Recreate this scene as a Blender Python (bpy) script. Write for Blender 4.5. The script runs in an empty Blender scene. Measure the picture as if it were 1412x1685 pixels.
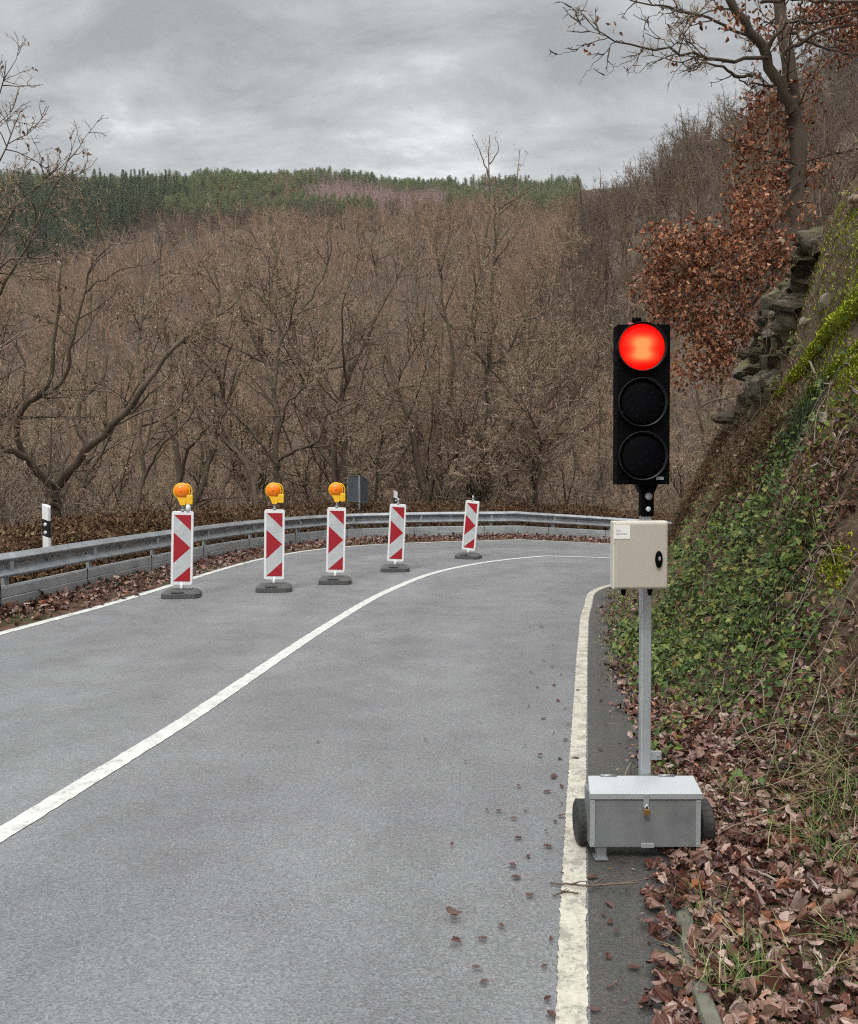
import bpy, bmesh, math, random
import numpy as np
from mathutils import Vector, Matrix
R = math.radians
SC = bpy.context.scene
COL = SC.collection
random.seed(7)

# ------------------------------------------------------------------ camera
CAMZ, FPX, PITCH = 1.6, 1360.0, math.atan(54.5/1360.0)
cam = bpy.data.cameras.new('camera'); cam_o = bpy.data.objects.new('camera', cam); COL.objects.link(cam_o)
cam.sensor_fit = 'HORIZONTAL'; cam.sensor_width = 36.0; cam.lens = 36.0*FPX/1412.0
cam.clip_start = 0.05; cam.clip_end = 5000
cam_o.location = (0, 0, CAMZ); cam_o.rotation_euler = (math.pi/2-PITCH, 0, 0)
SC.camera = cam_o

# ------------------------------------------------------------------ light
SUN_EL, SUN_AZ = R(52), R(200)
EXPOSURE = 0.62
W = bpy.data.worlds.new('World'); SC.world = W; W.use_nodes = True
def build_world():
    nt = W.node_tree; nt.nodes.clear()
    n = nt.nodes.new; L = nt.links.new
    out = n('ShaderNodeOutputWorld'); bg = n('ShaderNodeBackground')
    sky = n('ShaderNodeTexSky'); sky.sky_type = 'NISHITA'; sky.sun_disc = False
    sky.sun_elevation = SUN_EL; sky.sun_rotation = SUN_AZ; sky.air_density = 1.0; sky.dust_density = 3.0
    tc = n('ShaderNodeTexCoord'); sep = n('ShaderNodeSeparateXYZ'); L(tc.outputs['Generated'], sep.inputs[0])
    def m(op, a, b=None, c=None):
        q = n('ShaderNodeMath'); q.operation = op
        for i, v in enumerate((a, b, c)):
            if v is None: continue
            if isinstance(v, (int, float)): q.inputs[i].default_value = v
            else: L(v, q.inputs[i])
        return q.outputs[0]
    z = m('MAXIMUM', sep.outputs[2], 0.0)
    zd = m('ADD', z, 0.24)
    cx = m('DIVIDE', sep.outputs[0], zd); cy = m('DIVIDE', sep.outputs[1], zd)
    cmb = n('ShaderNodeCombineXYZ'); L(cx, cmb.inputs[0]); L(cy, cmb.inputs[1])
    mp = n('ShaderNodeMapping'); L(cmb.outputs[0], mp.inputs[0]); mp.inputs[1].default_value = (1.9, 6.0, 0.4); mp.inputs[3].default_value = (0.62, 1.0, 1)
    def noise(scale, det, rough, dist):
        t = n('ShaderNodeTexNoise'); t.inputs['Scale'].default_value = scale; t.inputs['Detail'].default_value = det
        t.inputs['Roughness'].default_value = rough; t.inputs['Distortion'].default_value = dist
        L(mp.outputs[0], t.inputs['Vector']); return t.outputs['Fac']
    a = noise(1.5, 7, 0.6, 0.5); b = noise(5.0, 7, 0.62, 0.4)
    s = m('MULTIPLY_ADD', b, 0.36, m('MULTIPLY', a, 0.72))
    cr = n('ShaderNodeValToRGB'); L(s, cr.inputs[0])
    e = cr.color_ramp.elements
    e[0].position = 0.44; e[0].color = (0.375, 0.382, 0.385, 1)
    e[1].position = 0.64; e[1].color = (0.92, 0.935, 0.93, 1)
    k = e.new(0.535); k.color = (0.54, 0.55, 0.553, 1)
    # overcast: brighter towards the zenith, bright low band at the horizon
    g = m('MULTIPLY_ADD', m('MAXIMUM', m('SUBTRACT', z, 0.5), 0.0), 8.5, 0.96)
    h = m('MULTIPLY', m('SUBTRACT', 1.0, m('SMOOTHSTEP' if False else 'MINIMUM', m('MULTIPLY', m('ABSOLUTE', m('SUBTRACT', z, 0.33)), 9.0), 1.0)), 0.14)
    gg = m('ADD', g, h)
    vm = n('ShaderNodeVectorMath'); vm.operation = 'SCALE'; L(cr.outputs[0], vm.inputs[0]); L(gg, vm.inputs['Scale'])
    # nishita at 0.1 behind the cloud layer
    sk = n('ShaderNodeVectorMath'); sk.operation = 'SCALE'; L(sky.outputs[0], sk.inputs[0]); sk.inputs['Scale'].default_value = 0.07
    vs = n('ShaderNodeVectorMath'); vs.operation = 'SCALE'; L(vm.outputs[0], vs.inputs[0]); vs.inputs['Scale'].default_value = 6.9
    add = n('ShaderNodeVectorMath'); add.operation = 'ADD'; L(sk.outputs[0], add.inputs[0]); L(vs.outputs[0], add.inputs[1])
    L(add.outputs[0], bg.inputs[0]); bg.inputs[1].default_value = 0.1
    L(bg.outputs[0], out.inputs[0])
build_world()
sun = bpy.data.lights.new('sun', 'SUN'); sun.energy = 1.1; sun.angle = R(14); sun.color = (1, 0.97, 0.92)
sun_o = bpy.data.objects.new('sun', sun); COL.objects.link(sun_o)
sun_o.rotation_euler = (math.pi/2-SUN_EL, 0, math.pi - SUN_AZ)
SC.view_settings.view_transform = 'Standard'; SC.view_settings.look = 'None'
SC.view_settings.exposure = EXPOSURE; SC.view_settings.gamma = 1.0
SC.render.engine = 'CYCLES'
SC.cycles.max_bounces = 5; SC.cycles.diffuse_bounces = 2; SC.cycles.glossy_bounces = 2; SC.cycles.transmission_bounces = 3
SC.cycles.transparent_max_bounces = 6
SC.cycles.use_denoising = False; SC.cycles.use_adaptive_sampling = False; SC.cycles.sample_clamp_indirect = 3.0; SC.cycles.sample_clamp_direct = 12.0; SC.cycles.pixel_filter_type = 'BLACKMAN_HARRIS'; SC.cycles.filter_width = 1.15

# ------------------------------------------------------------------ helpers
def tag(o, label=None, cat=None, group=None, kind=None):
    if label: o['label'] = label
    if cat: o['category'] = cat
    if group: o['group'] = group
    if kind: o['kind'] = kind
    return o
def empty(name, loc=(0, 0, 0), rz=0.0):
    o = bpy.data.objects.new(name, None); COL.objects.link(o); o.location = loc; o.rotation_euler = (0, 0, rz)
    o.empty_display_size = 0.1
    return o
def pix(px, py, d):
    """point seen at photo pixel px,py at forward distance d (world Y)"""
    u = (px-706.0)/FPX; v = (842.5-py)/FPX
    c, s = math.cos(PITCH), math.sin(PITCH)
    dy = c + v*s; dz = -s + v*c
    return np.array([u*d/dy, d, CAMZ + dz*d/dy])
def pixz(px, py, z=0.0):
    u = (px-706.0)/FPX; v = (842.5-py)/FPX
    c, s = math.cos(PITCH), math.sin(PITCH)
    dy = c + v*s; dz = -s + v*c
    t = (z-CAMZ)/dz
    return np.array([u*t, dy*t, z])

class Geo:
    """collects polygons with material slots; build() links them as ONE mesh object"""
    def __init__(self): self.v = []; self.f = []; self.n = 0
    def add(self, verts, faces, mi=0, smooth=True):
        verts = np.asarray(verts, dtype=np.float64).reshape(-1, 3)
        self.v.append(verts)
        if isinstance(faces, np.ndarray):
            self.f.append((faces + self.n, mi, smooth))
        else:
            by = {}
            for f in faces: by.setdefault(len(f), []).append(f)
            for k, fs in by.items(): self.f.append((np.array(fs, dtype=np.int64)+self.n, mi, smooth))
        self.n += len(verts)
        return self
    def box(self, c, s, mi=0, bev=0.0, rot=None, seg=2):
        bm = bmesh.new(); bmesh.ops.create_cube(bm, size=1.0)
        bmesh.ops.scale(bm, vec=s, verts=bm.verts)
        if bev > 0: bmesh.ops.bevel(bm, geom=list(bm.edges), offset=bev, segments=seg, affect='EDGES', profile=0.5)
        return self.bm(bm, c, rot, mi)
    def bm(self, bm, c=(0, 0, 0), rot=None, mi=0, smooth=False):
        M = Matrix.Translation(Vector([float(x) for x in c]))
        if rot is not None: M = M @ (rot.to_4x4() if hasattr(rot, 'to_4x4') else rot)
        bm.verts.index_update()
        vs = [M @ v.co for v in bm.verts]
        fs = [[v.index for v in f.verts] for f in bm.faces]
        self.add([tuple(v) for v in vs], fs, mi, smooth); bm.free(); return self
    def lathe(self, prof, c=(0, 0, 0), axis='Z', seg=24, mi=0, smooth=True, M=None):
        """prof: list of (radius, height)"""
        vs, fs = [], []
        k = len(prof)
        for (r, h) in prof:
            for i in range(seg):
                a = 2*math.pi*i/seg
                p = (r*math.cos(a), r*math.sin(a), h)
                if axis == 'Y': p = (p[0], -p[2], p[1])      # height runs towards -Y
                elif axis == 'X': p = (p[2], p[0], p[1])
                vs.append(p)
        for j in range(k-1):
            for i in range(seg):
                fs.append([j*seg+i, j*seg+(i+1) % seg, (j+1)*seg+(i+1) % seg, (j+1)*seg+i])
        if prof[0][0] > 1e-5: fs.append([i for i in range(seg)][::-1])
        if prof[-1][0] > 1e-5: fs.append([(k-1)*seg+i for i in range(seg)])
        vs = [Vector(v)+Vector([float(x) for x in c]) for v in vs]
        if M is not None: vs = [M @ v for v in vs]
        return self.add([tuple(v) for v in vs], fs, mi, smooth)
    def tube(self, pts, r, sides=8, mi=0):
        P = np.asarray(pts, dtype=float)[None]; n = P.shape[1]
        rr = np.full((1, n), r) if np.isscalar(r) else np.asarray(r, float)[None]
        v, f = tubes(P, rr, sides)
        self.add(v, f, mi, True)
        k = len(v)
        self.f.append((np.array([[i for i in range(sides)][::-1]])+self.n-k, mi, False))
        self.f.append((np.array([[(n-1)*sides+i for i in range(sides)]])+self.n-k, mi, False))
        return self
    def prism(self, poly, y0, y1, mi=0):
        """poly in x,z; extruded along y"""
        n = len(poly)
        vs = [(x, y0, z) for x, z in poly]+[(x, y1, z) for x, z in poly]
        fs = [list(range(n)), list(range(2*n-1, n-1, -1))]+[[i, n+i, n+(i+1) % n, (i+1) % n] for i in range(n)]
        return self.add(vs, fs, mi, False)
    def build(self, name, mats, parent=None):
        me = bpy.data.meshes.new(name)
        if not isinstance(mats, (list, tuple)): mats = [mats]
        if not isinstance(mats, list): mats = [mats]
        for m_ in mats: me.materials.append(m_)
        V = np.concatenate(self.v); me.vertices.add(len(V)); me.vertices.foreach_set('co', V.astype(np.float32).ravel())
        nl = sum(f.size for f, _, _ in self.f); nf = sum(len(f) for f, _, _ in self.f)
        me.loops.add(nl); me.polygons.add(nf)
        me.loops.foreach_set('vertex_index', np.concatenate([f.ravel() for f, _, _ in self.f]).astype(np.int32))
        tot = np.concatenate([np.full(len(f), f.shape[1]) for f, _, _ in self.f])
        me.polygons.foreach_set('loop_start', np.concatenate([[0], np.cumsum(tot)[:-1]]).astype(np.int32))
        me.polygons.foreach_set('material_index', np.concatenate([np.full(len(f), mi) for f, mi, _ in self.f]).astype(np.int32))
        me.polygons.foreach_set('use_smooth', np.concatenate([np.full(len(f), s) for f, _, s in self.f]))
        me.update(calc_edges=True); me.validate()
        o = bpy.data.objects.new(name, me); COL.objects.link(o)
        if parent: o.parent = parent
        return o

def tubes(P, Rr, sides):
    B, n, _ = P.shape
    T = np.gradient(P, axis=1); T /= np.linalg.norm(T, axis=2, keepdims=True)+1e-9
    m = np.abs(T.mean(axis=1)); ref = np.eye(3)[np.argmin(m, axis=1)][:, None, :]
    a = np.cross(T, np.broadcast_to(ref, T.shape)); a /= np.linalg.norm(a, axis=2, keepdims=True)+1e-9
    b = np.cross(T, a)
    ang = np.arange(sides)*2*math.pi/sides
    V = P[:, :, None, :] + Rr[:, :, None, None]*(np.cos(ang)[None, None, :, None]*a[:, :, None, :]+np.sin(ang)[None, None, :, None]*b[:, :, None, :])
    base = (np.arange(B)*n*sides)[:, None, None]
    j = np.arange(n-1)[None, :, None]*sides; i = np.arange(sides)[None, None, :]; i2 = (i+1) % sides
    F = np.stack([base+j+i, base+j+i2, base+j+sides+i2, base+j+sides+i], axis=-1).reshape(-1, 4)
    return V.reshape(-1, 3), F

def catmull(pts, n):
    P = np.asarray(pts, float)
    P = np.vstack([2*P[0]-P[1], P, 2*P[-1]-P[-2]])
    seg = len(P)-3
    d = np.linalg.norm(P[2:-1]-P[1:-2], axis=1); cum = np.concatenate([[0], np.cumsum(d)])
    s = np.linspace(0, cum[-1], n); k = np.clip(np.searchsorted(cum, s, 'right')-1, 0, seg-1)
    t = ((s-cum[k])/d[k])[:, None]
    Q = P[1:-1]; D = np.diff(Q, axis=0)/d[:, None]              # finite-difference tangents, chord-length spaced
    m = np.empty_like(Q); m[0], m[-1] = D[0], D[-1]
    w = (d[1:]/(d[1:]+d[:-1]))[:, None]; m[1:-1] = D[:-1]*w+D[1:]*(1-w)
    h = d[k][:, None]
    return (2*t**3-3*t*t+1)*Q[k]+(t**3-2*t*t+t)*h*m[k]+(3*t*t-2*t**3)*Q[k+1]+(t**3-t*t)*h*m[k+1]

_perm = np.random.RandomState(5).rand(256, 256)
def vnoise(x, y):
    xi = np.floor(x).astype(int); yi = np.floor(y).astype(int); fx = x-xi; fy = y-yi
    fx = fx*fx*(3-2*fx); fy = fy*fy*(3-2*fy)
    g = lambda a, b: _perm[a % 256, b % 256]
    return (g(xi, yi)*(1-fx)+g(xi+1, yi)*fx)*(1-fy)+(g(xi, yi+1)*(1-fx)+g(xi+1, yi+1)*fx)*fy
def fbm(x, y, o=4):
    s = 0; a = 0.5; t = 0
    for i in range(o):
        s = s+a*vnoise(x*2**i+17*i, y*2**i+31*i); t += a; a *= 0.5
    return s/t-0.5

def sstep(a, b, x): t = np.clip((x-a)/(b-a), 0, 1); return t*t*(3-2*t)

# ------------------------------------------------------------------ materials
def ramp(nt, fac, stops):
    r = nt.nodes.new('ShaderNodeValToRGB'); nt.links.new(fac, r.inputs[0]); e = r.color_ramp.elements
    e[0].position, e[0].color = stops[0][0], (*stops[0][1], 1); e[1].position, e[1].color = stops[-1][0], (*stops[-1][1], 1)
    for p, c in stops[1:-1]:
        k = e.new(p); k.color = (*c, 1)
    return r.outputs[0]
def noise_n(nt, scale, det=4, rough=0.55, vec=None, dist=0.0, stretch=None):
    t = nt.nodes.new('ShaderNodeTexNoise'); t.inputs['Scale'].default_value = scale; t.inputs['Detail'].default_value = det
    t.inputs['Roughness'].default_value = rough; t.inputs['Distortion'].default_value = dist
    if vec is None:
        tc = nt.nodes.new('ShaderNodeTexCoord'); vec = tc.outputs['Object']
    if stretch:
        mp = nt.nodes.new('ShaderNodeMapping'); nt.links.new(vec, mp.inputs[0]); mp.inputs[3].default_value = stretch; vec = mp.outputs[0]
    nt.links.new(vec, t.inputs['Vector'])
    return t.outputs['Fac']
def mixc(nt, fac, a, b, mode='MIX'):
    x = nt.nodes.new('ShaderNodeMix'); x.data_type = 'RGBA'; x.blend_type = mode
    for sock, v in ((x.inputs[0], fac), (x.inputs[6], a), (x.inputs[7], b)):
        if isinstance(v, (int, float)): sock.default_value = v
        elif isinstance(v, tuple): sock.default_value = (*v, 1)
        else: nt.links.new(v, sock)
    return x.outputs[2]
def math_n(nt, op, a, b=None, c=None, clamp=False):
    q = nt.nodes.new('ShaderNodeMath'); q.operation = op; q.use_clamp = clamp
    for i, v in enumerate((a, b, c)):
        if v is None: continue
        if isinstance(v, (int, float)): q.inputs[i].default_value = v
        else: nt.links.new(v, q.inputs[i])
    return q.outputs[0]
def new_mat(name):
    m = bpy.data.materials.new(name); m.use_nodes = True; nt = m.node_tree
    b = nt.nodes['Principled BSDF']; return m, nt, b
def bump(nt, b, h, strength=0.3, dist=0.01):
    k = nt.nodes.new('ShaderNodeBump'); k.inputs['Strength'].default_value = strength; k.inputs['Distance'].default_value = dist
    nt.links.new(h, k.inputs['Height']); nt.links.new(k.outputs[0], b.inputs['Normal'])
def simple(name, col, rough=0.5, metal=0.0, var=0.12, scale=6.0, bmp=0.0, bscale=60.0, spec=None):
    m, nt, b = new_mat(name)
    f = noise_n(nt, scale, 5)
    lo = tuple(c*(1-var) for c in col); hi = tuple(min(1, c*(1+var)) for c in col)
    nt.links.new(ramp(nt, f, [(0.3, lo), (0.7, hi)]), b.inputs['Base Color'])
    b.inputs['Roughness'].default_value = rough; b.inputs['Metallic'].default_value = metal
    if spec is not None: b.inputs['Specular IOR Level'].default_value = spec
    if bmp > 0: bump(nt, b, noise_n(nt, bscale, 4), bmp, 0.005)
    return m
def leafy(name, stops, rough=0.5, spec=0.5, trans=0.0):
    """each leaf (mesh island) takes its own colour"""
    m, nt, b = new_mat(name)
    g = nt.nodes.new('ShaderNodeNewGeometry')
    c = ramp(nt, g.outputs['Random Per Island'], stops)
    f = noise_n(nt, 45, 3)
    c2 = mixc(nt, math_n(nt, 'MULTIPLY', f, 0.5), c, (0.03, 0.015, 0.01) if stops[0][1][1] < stops[0][1][0] else (0.02, 0.03, 0.01))
    nt.links.new(c2, b.inputs['Base Color']); b.inputs['Roughness'].default_value = rough
    b.inputs['Specular IOR Level'].default_value = spec
    if trans:
        b.inputs['Transmission Weight'].default_value = 0
    return m
def bark(name, a, b_, green, inst=False):
    m, nt, b = new_mat(name)
    f = noise_n(nt, 3.0, 6, 0.65, stretch=(1, 1, 0.35)); f2 = noise_n(nt, 0.9, 3)
    c = ramp(nt, f, [(0.3, a), (0.7, b_)])
    c = mixc(nt, ramp(nt, f2, [(0.45, (0, 0, 0)), (0.75, (0.6, 0.6, 0.6))]), c, green)
    if inst:
        oi = nt.nodes.new('ShaderNodeObjectInfo')
        c = mixc(nt, 1.0, c, ramp(nt, oi.outputs['Random'], [(0.0, (0.72, 0.72, 0.75)), (0.4, (1.0, 0.95, 0.92)), (0.75, (1.12, 1.0, 0.92)), (1.0, (1.35, 1.2, 1.05))]), 'MULTIPLY')
    nt.links.new(c, b.inputs['Base Color']); b.inputs['Roughness'].default_value = 0.85
    b.inputs['Specular IOR Level'].default_value = 0.2
    if not inst: bump(nt, b, noise_n(nt, 22, 5, 0.6, stretch=(1, 1, 0.25)), 0.5, 0.02)
    return m

M = {}
M['bark'] = bark('bark', (0.062, 0.046, 0.034), (0.185, 0.140, 0.102), (0.15, 0.14, 0.09))
M['twig'] = bark('twig_bark', (0.22, 0.158, 0.110), (0.52, 0.382, 0.272), (0.34, 0.280, 0.17))
M['oak_bark'] = bark('oak_bark', (0.040, 0.030, 0.023), (0.115, 0.085, 0.062), (0.075, 0.070, 0.044))
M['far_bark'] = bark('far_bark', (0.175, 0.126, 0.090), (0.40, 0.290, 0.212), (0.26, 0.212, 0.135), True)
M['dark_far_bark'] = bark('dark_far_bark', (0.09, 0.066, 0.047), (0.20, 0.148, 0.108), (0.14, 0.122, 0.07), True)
M['birch'] = bark('birch_twigs', (0.30, 0.215, 0.22), (0.44, 0.32, 0.325), (0.36, 0.28, 0.25), True)
M['pale_twig'] = bark('pale_twig', (0.16, 0.13, 0.10), (0.34, 0.28, 0.22), (0.2, 0.19, 0.13))
M['pine'] = bark('pine_needles', (0.115, 0.155, 0.080), (0.24, 0.295, 0.145), (0.25, 0.29, 0.135), True)
M['spruce'] = bark('spruce_needles', (0.065, 0.092, 0.058), (0.135, 0.180, 0.105), (0.14, 0.17, 0.09), True)
M['dead_leaf'] = leafy('dead_leaves', [(0.0, (0.035, 0.015, 0.013)), (0.22, (0.11, 0.042, 0.031)), (0.45, (0.20, 0.092, 0.066)), (0.68, (0.31, 0.185, 0.14)), (0.9, (0.50, 0.37, 0.31)), (1.0, (0.38, 0.14, 0.06))], 0.33, 0.5)
M['wet_leaf'] = leafy('wet_leaves', [(0.0, (0.025, 0.012, 0.009)), (0.5, (0.07, 0.028, 0.02)), (0.85, (0.13, 0.06, 0.04)), (1.0, (0.26, 0.17, 0.13))], 0.4, 0.4)
M['oak_leaf'] = leafy('oak_leaves', [(0.0, (0.12, 0.040, 0.020)), (0.3, (0.27, 0.095, 0.042)), (0.65, (0.44, 0.175, 0.080)), (1.0, (0.62, 0.33, 0.19))], 0.55, 0.35)
M['last_leaf'] = leafy('last_leaves', [(0.0, (0.16, 0.08, 0.05)), (0.6, (0.30, 0.18, 0.12)), (1.0, (0.52, 0.40, 0.30))], 0.6, 0.3)
M['ivy'] = leafy('ivy_leaves', [(0.0, (0.034, 0.054, 0.016)), (0.3, (0.062, 0.112, 0.028)), (0.6, (0.120, 0.185, 0.044)), (0.82, (0.21, 0.26, 0.065)), (0.93, (0.27, 0.25, 0.07)), (1.0, (0.20, 0.10, 0.045))], 0.5, 0.25)
M['grass'] = leafy('grass_blades', [(0.0, (0.045, 0.09, 0.02)), (0.35, (0.10, 0.17, 0.038)), (0.6, (0.20, 0.25, 0.07)), (0.8, (0.36, 0.32, 0.15)), (1.0, (0.50, 0.40, 0.23))], 0.55, 0.3)
M['dry_grass'] = leafy('dry_blades', [(0.0, (0.13, 0.08, 0.042)), (0.5, (0.26, 0.175, 0.095)), (0.8, (0.40, 0.30, 0.18)), (1.0, (0.17, 0.17, 0.06))], 0.7, 0.2)
M['bracken'] = leafy('bracken', [(0.0, (0.085, 0.042, 0.022)), (0.5, (0.18, 0.098, 0.054)), (0.85, (0.30, 0.19, 0.11)), (1.0, (0.16, 0.15, 0.06))], 0.7, 0.2)
M['moss'] = leafy('moss_tufts', [(0.0, (0.17, 0.21, 0.02)), (0.5, (0.40, 0.46, 0.035)), (1.0, (0.60, 0.64, 0.08))], 0.8, 0.1)
M['pale_rock'] = simple('pale_stone', (0.22, 0.19, 0.145), 0.8, 0, 0.25, 12, 0.4, 40)
M['broom'] = leafy('broom_stems', [(0.0, (0.02, 0.045, 0.015)), (0.6, (0.05, 0.09, 0.03)), (1.0, (0.10, 0.14, 0.045))], 0.5, 0.3)
M['galv'] = simple('galvanised_steel', (0.31, 0.325, 0.335), 0.40, 0.6, 0.25, 4, 0.04, 40)
M['galv_dull'] = simple('weathered_steel', (0.40, 0.42, 0.43), 0.55, 0.4, 0.2, 3, 0.08, 25)
M['steel_box'] = simple('box_steel', (0.235, 0.25, 0.252), 0.5, 0.35, 0.20, 9, 0.03, 60)
M['steel_lid'] = simple('lid_steel', (0.43, 0.455, 0.46), 0.42, 0.35, 0.06, 7)
M['post_steel'] = simple('post_steel', (0.50, 0.535, 0.56), 0.42, 0.55, 0.10, 12)
M['white_paint'] = simple('white_plastic', (0.78, 0.79, 0.79), 0.4, 0, 0.04, 8)
M['refl_white'] = simple('reflective_white', (0.50, 0.52, 0.53), 0.3, 0.0, 0.10, 9)
M['refl_red'] = simple('reflective_red', (0.36, 0.008, 0.018), 0.3, 0, 0.12, 90)
M['rubber'] = simple('recycled_rubber', (0.085, 0.083, 0.082), 0.8, 0, 0.3, 60, 0.3, 120)
M['tyre'] = simple('tyre_rubber', (0.032, 0.031, 0.030), 0.75, 0, 0.45, 14, 0.2, 80)
M['black'] = simple('black_plastic', (0.0022, 0.0022, 0.0025), 0.6, 0, 0.2, 10, spec=0.05)
M['black_gloss'] = simple('dark_lens', (0.003, 0.003, 0.004), 0.3, 0, 0.2, 10, spec=0.05)
M['hood'] = simple('hood_black', (0.004, 0.004, 0.005), 0.3, 0, 0.2, 10, spec=0.30)
M['beige'] = simple('cabinet_paint', (0.45, 0.415, 0.35), 0.45, 0, 0.03, 5)
M['beige_edge'] = simple('cabinet_edge', (0.62, 0.585, 0.50), 0.42, 0, 0.03, 5)
M['sticker'] = simple('sticker_paper', (0.80, 0.80, 0.76), 0.5, 0, 0.02)
M['ink'] = simple('grey_ink', (0.36, 0.37, 0.36), 0.6)
M['brass'] = simple('brass', (0.42, 0.26, 0.09), 0.35, 0.7, 0.2, 30)
M['amber'] = simple('amber_lens', (1.0, 0.23, 0.004), 0.16, 0, 0.06, 30, 0.25, 130)
M['amber_hub'] = simple('amber_hub', (0.80, 0.12, 0.004), 0.25)
M['yellow'] = simple('yellow_plastic', (0.92, 0.52, 0.015), 0.4, 0, 0.05)
M['dark_refl'] = simple('post_black', (0.012, 0.012, 0.014), 0.4)
M['silver'] = simple('silver_reflector', (0.62, 0.65, 0.68), 0.25, 0.3)
M['sign_back'] = simple('sign_back_grey', (0.10, 0.13, 0.15), 0.5, 0.1, 0.2, 6)
M['red_refl'] = simple('red_reflector', (0.45, 0.03, 0.06), 0.3)
M['wood'] = simple('dead_wood', (0.20, 0.135, 0.09), 0.8, 0, 0.35, 14, 0.4, 50)
M['stump'] = simple('sawn_wood', (0.42, 0.33, 0.23), 0.8, 0, 0.2, 30)

def mat_asphalt(name, base, speck, rough):
    m, nt, b = new_mat(name)
    tc = nt.nodes.new('ShaderNodeTexCoord'); v = tc.outputs['Object']
    fine = noise_n(nt, 120, 3, 0.7, v); mid = noise_n(nt, 62, 4, 0.65, v); low = noise_n(nt, 0.55, 4, 0.6, v); low2 = noise_n(nt, 2.4, 4, 0.6, v)
    vo = nt.nodes.new('ShaderNodeTexVoronoi'); vo.inputs['Scale'].default_value = 105; nt.links.new(v, vo.inputs['Vector'])
    st = ramp(nt, vo.outputs['Color'], [(0.15, (0.78, 0.78, 0.78)), (0.5, (1, 1, 1)), (0.85, (1.25, 1.25, 1.25))])
    c = ramp(nt, fine, [(0.28, tuple(x*(1-speck) for x in base)), (0.5, base), (0.74, tuple(x*(1+speck*1.3) for x in base))])
    c = mixc(nt, 0.85, c, st, 'MULTIPLY')
    c = mixc(nt, 1.0, c, ramp(nt, mid, [(0.3, (0.82, 0.82, 0.83)), (0.7, (1.16, 1.16, 1.16))]), 'MULTIPLY')
    c = mixc(nt, 1.0, c, ramp(nt, low, [(0.3, (0.86, 0.86, 0.87)), (0.7, (1.12, 1.12, 1.11))]), 'MULTIPLY')
    c = mixc(nt, 1.0, c, ramp(nt, low2, [(0.3, (0.92, 0.92, 0.92)), (0.7, (1.08, 1.08, 1.08))]), 'MULTIPLY')
    # wheel paths, polished along the lane (UV: u across the road, v along it)
    uv = nt.nodes.new('ShaderNodeUVMap'); sp = nt.nodes.new('ShaderNodeSeparateXYZ'); nt.links.new(uv.outputs[0], sp.inputs[0])
    w = math_n(nt, 'SINE', math_n(nt, 'MULTIPLY', sp.outputs[0], 25.1))
    w = math_n(nt, 'MULTIPLY_ADD', w, 0.06, 1.0)
    sk = noise_n(nt, 1.0, 4, 0.6, uv.outputs[0], 0.3, (9, 1.6, 1)); w = math_n(nt, 'MULTIPLY', w, math_n(nt, 'MULTIPLY_ADD', sk, 0.34, 0.83))
    cc = nt.nodes.new('ShaderNodeVectorMath'); cc.operation = 'SCALE'; nt.links.new(c, cc.inputs[0]); nt.links.new(w, cc.inputs['Scale'])
    nt.links.new(cc.outputs[0], b.inputs['Base Color'])
    nt.links.new(ramp(nt, low2, [(0.3, (rough-.07,)*3), (0.7, (rough+.08,)*3)]), b.inputs['Roughness'])
    h = math_n(nt, 'ADD', vo.outputs['Distance'], math_n(nt, 'MULTIPLY', fine, 0.8))
    bump(nt, b, h, 0.55, 0.006)
    return m
M['asphalt'] = mat_asphalt('asphalt', (0.170, 0.172, 0.176), 0.26, 0.46)
M['asphalt_old'] = mat_asphalt('shoulder_asphalt', (0.060, 0.058, 0.053), 0.4, 0.6)
def mat_line(name, col, dirt, wear):
    m, nt, b = new_mat(name)
    f = noise_n(nt, 55, 5, 0.7); g = noise_n(nt, 9, 4, 0.6)
    s = math_n(nt, 'MULTIPLY_ADD', g, 0.55, math_n(nt, 'MULTIPLY', f, 0.6))
    c = ramp(nt, s, [(wear, dirt), (wear+0.07, tuple(x*.8 for x in col)), (wear+0.2, col)])
    nt.links.new(c, b.inputs['Base Color']); b.inputs['Roughness'].default_value = 0.55
    bump(nt, b, f, 0.35, 0.004)
    return m
M['line'] = mat_line('road_paint', (0.60, 0.595, 0.565), (0.33, 0.325, 0.31), 0.45)
M['line_worn'] = mat_line('worn_road_paint', (0.53, 0.50, 0.415), (0.27, 0.25, 0.205), 0.49)
def mat_ground(name, stops, scale=6.0, bs=0.6, gscale=1.4, green=None, glo=0.5):
    m, nt, b = new_mat(name)
    c = ramp(nt, noise_n(nt, scale, 7, 0.7), stops)
    if green: c = mixc(nt, ramp(nt, noise_n(nt, gscale, 4), [(glo, (0, 0, 0)), (glo+.14, (0.85, 0.85, 0.85))]), c, green)
    nt.links.new(c, b.inputs['Base Color']); b.inputs['Roughness'].default_value = 0.9; b.inputs['Specular IOR Level'].default_value = 0.2
    bump(nt, b, noise_n(nt, scale*5, 6, 0.7), bs, 0.04)
    return m
M['soil'] = mat_ground('bank_soil', [(0.25, (0.045, 0.031, 0.020)), (0.5, (0.12, 0.085, 0.054)), (0.75, (0.23, 0.175, 0.12))], 7, 0.9, 1.3, (0.07, 0.066, 0.026), .56)
M['litter'] = mat_ground('leaf_mould', [(0.25, (0.04, 0.022, 0.015)), (0.5, (0.10, 0.058, 0.036)), (0.75, (0.19, 0.115, 0.072))], 9, 0.8, 0.9, (0.055, 0.06, 0.02))
M['hill'] = mat_ground('hill_litter', [(0.25, (0.055, 0.040, 0.030)), (0.5, (0.085, 0.063, 0.046)), (0.75, (0.12, 0.088, 0.064))], 0.12, 0.3, 0.02)
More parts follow.
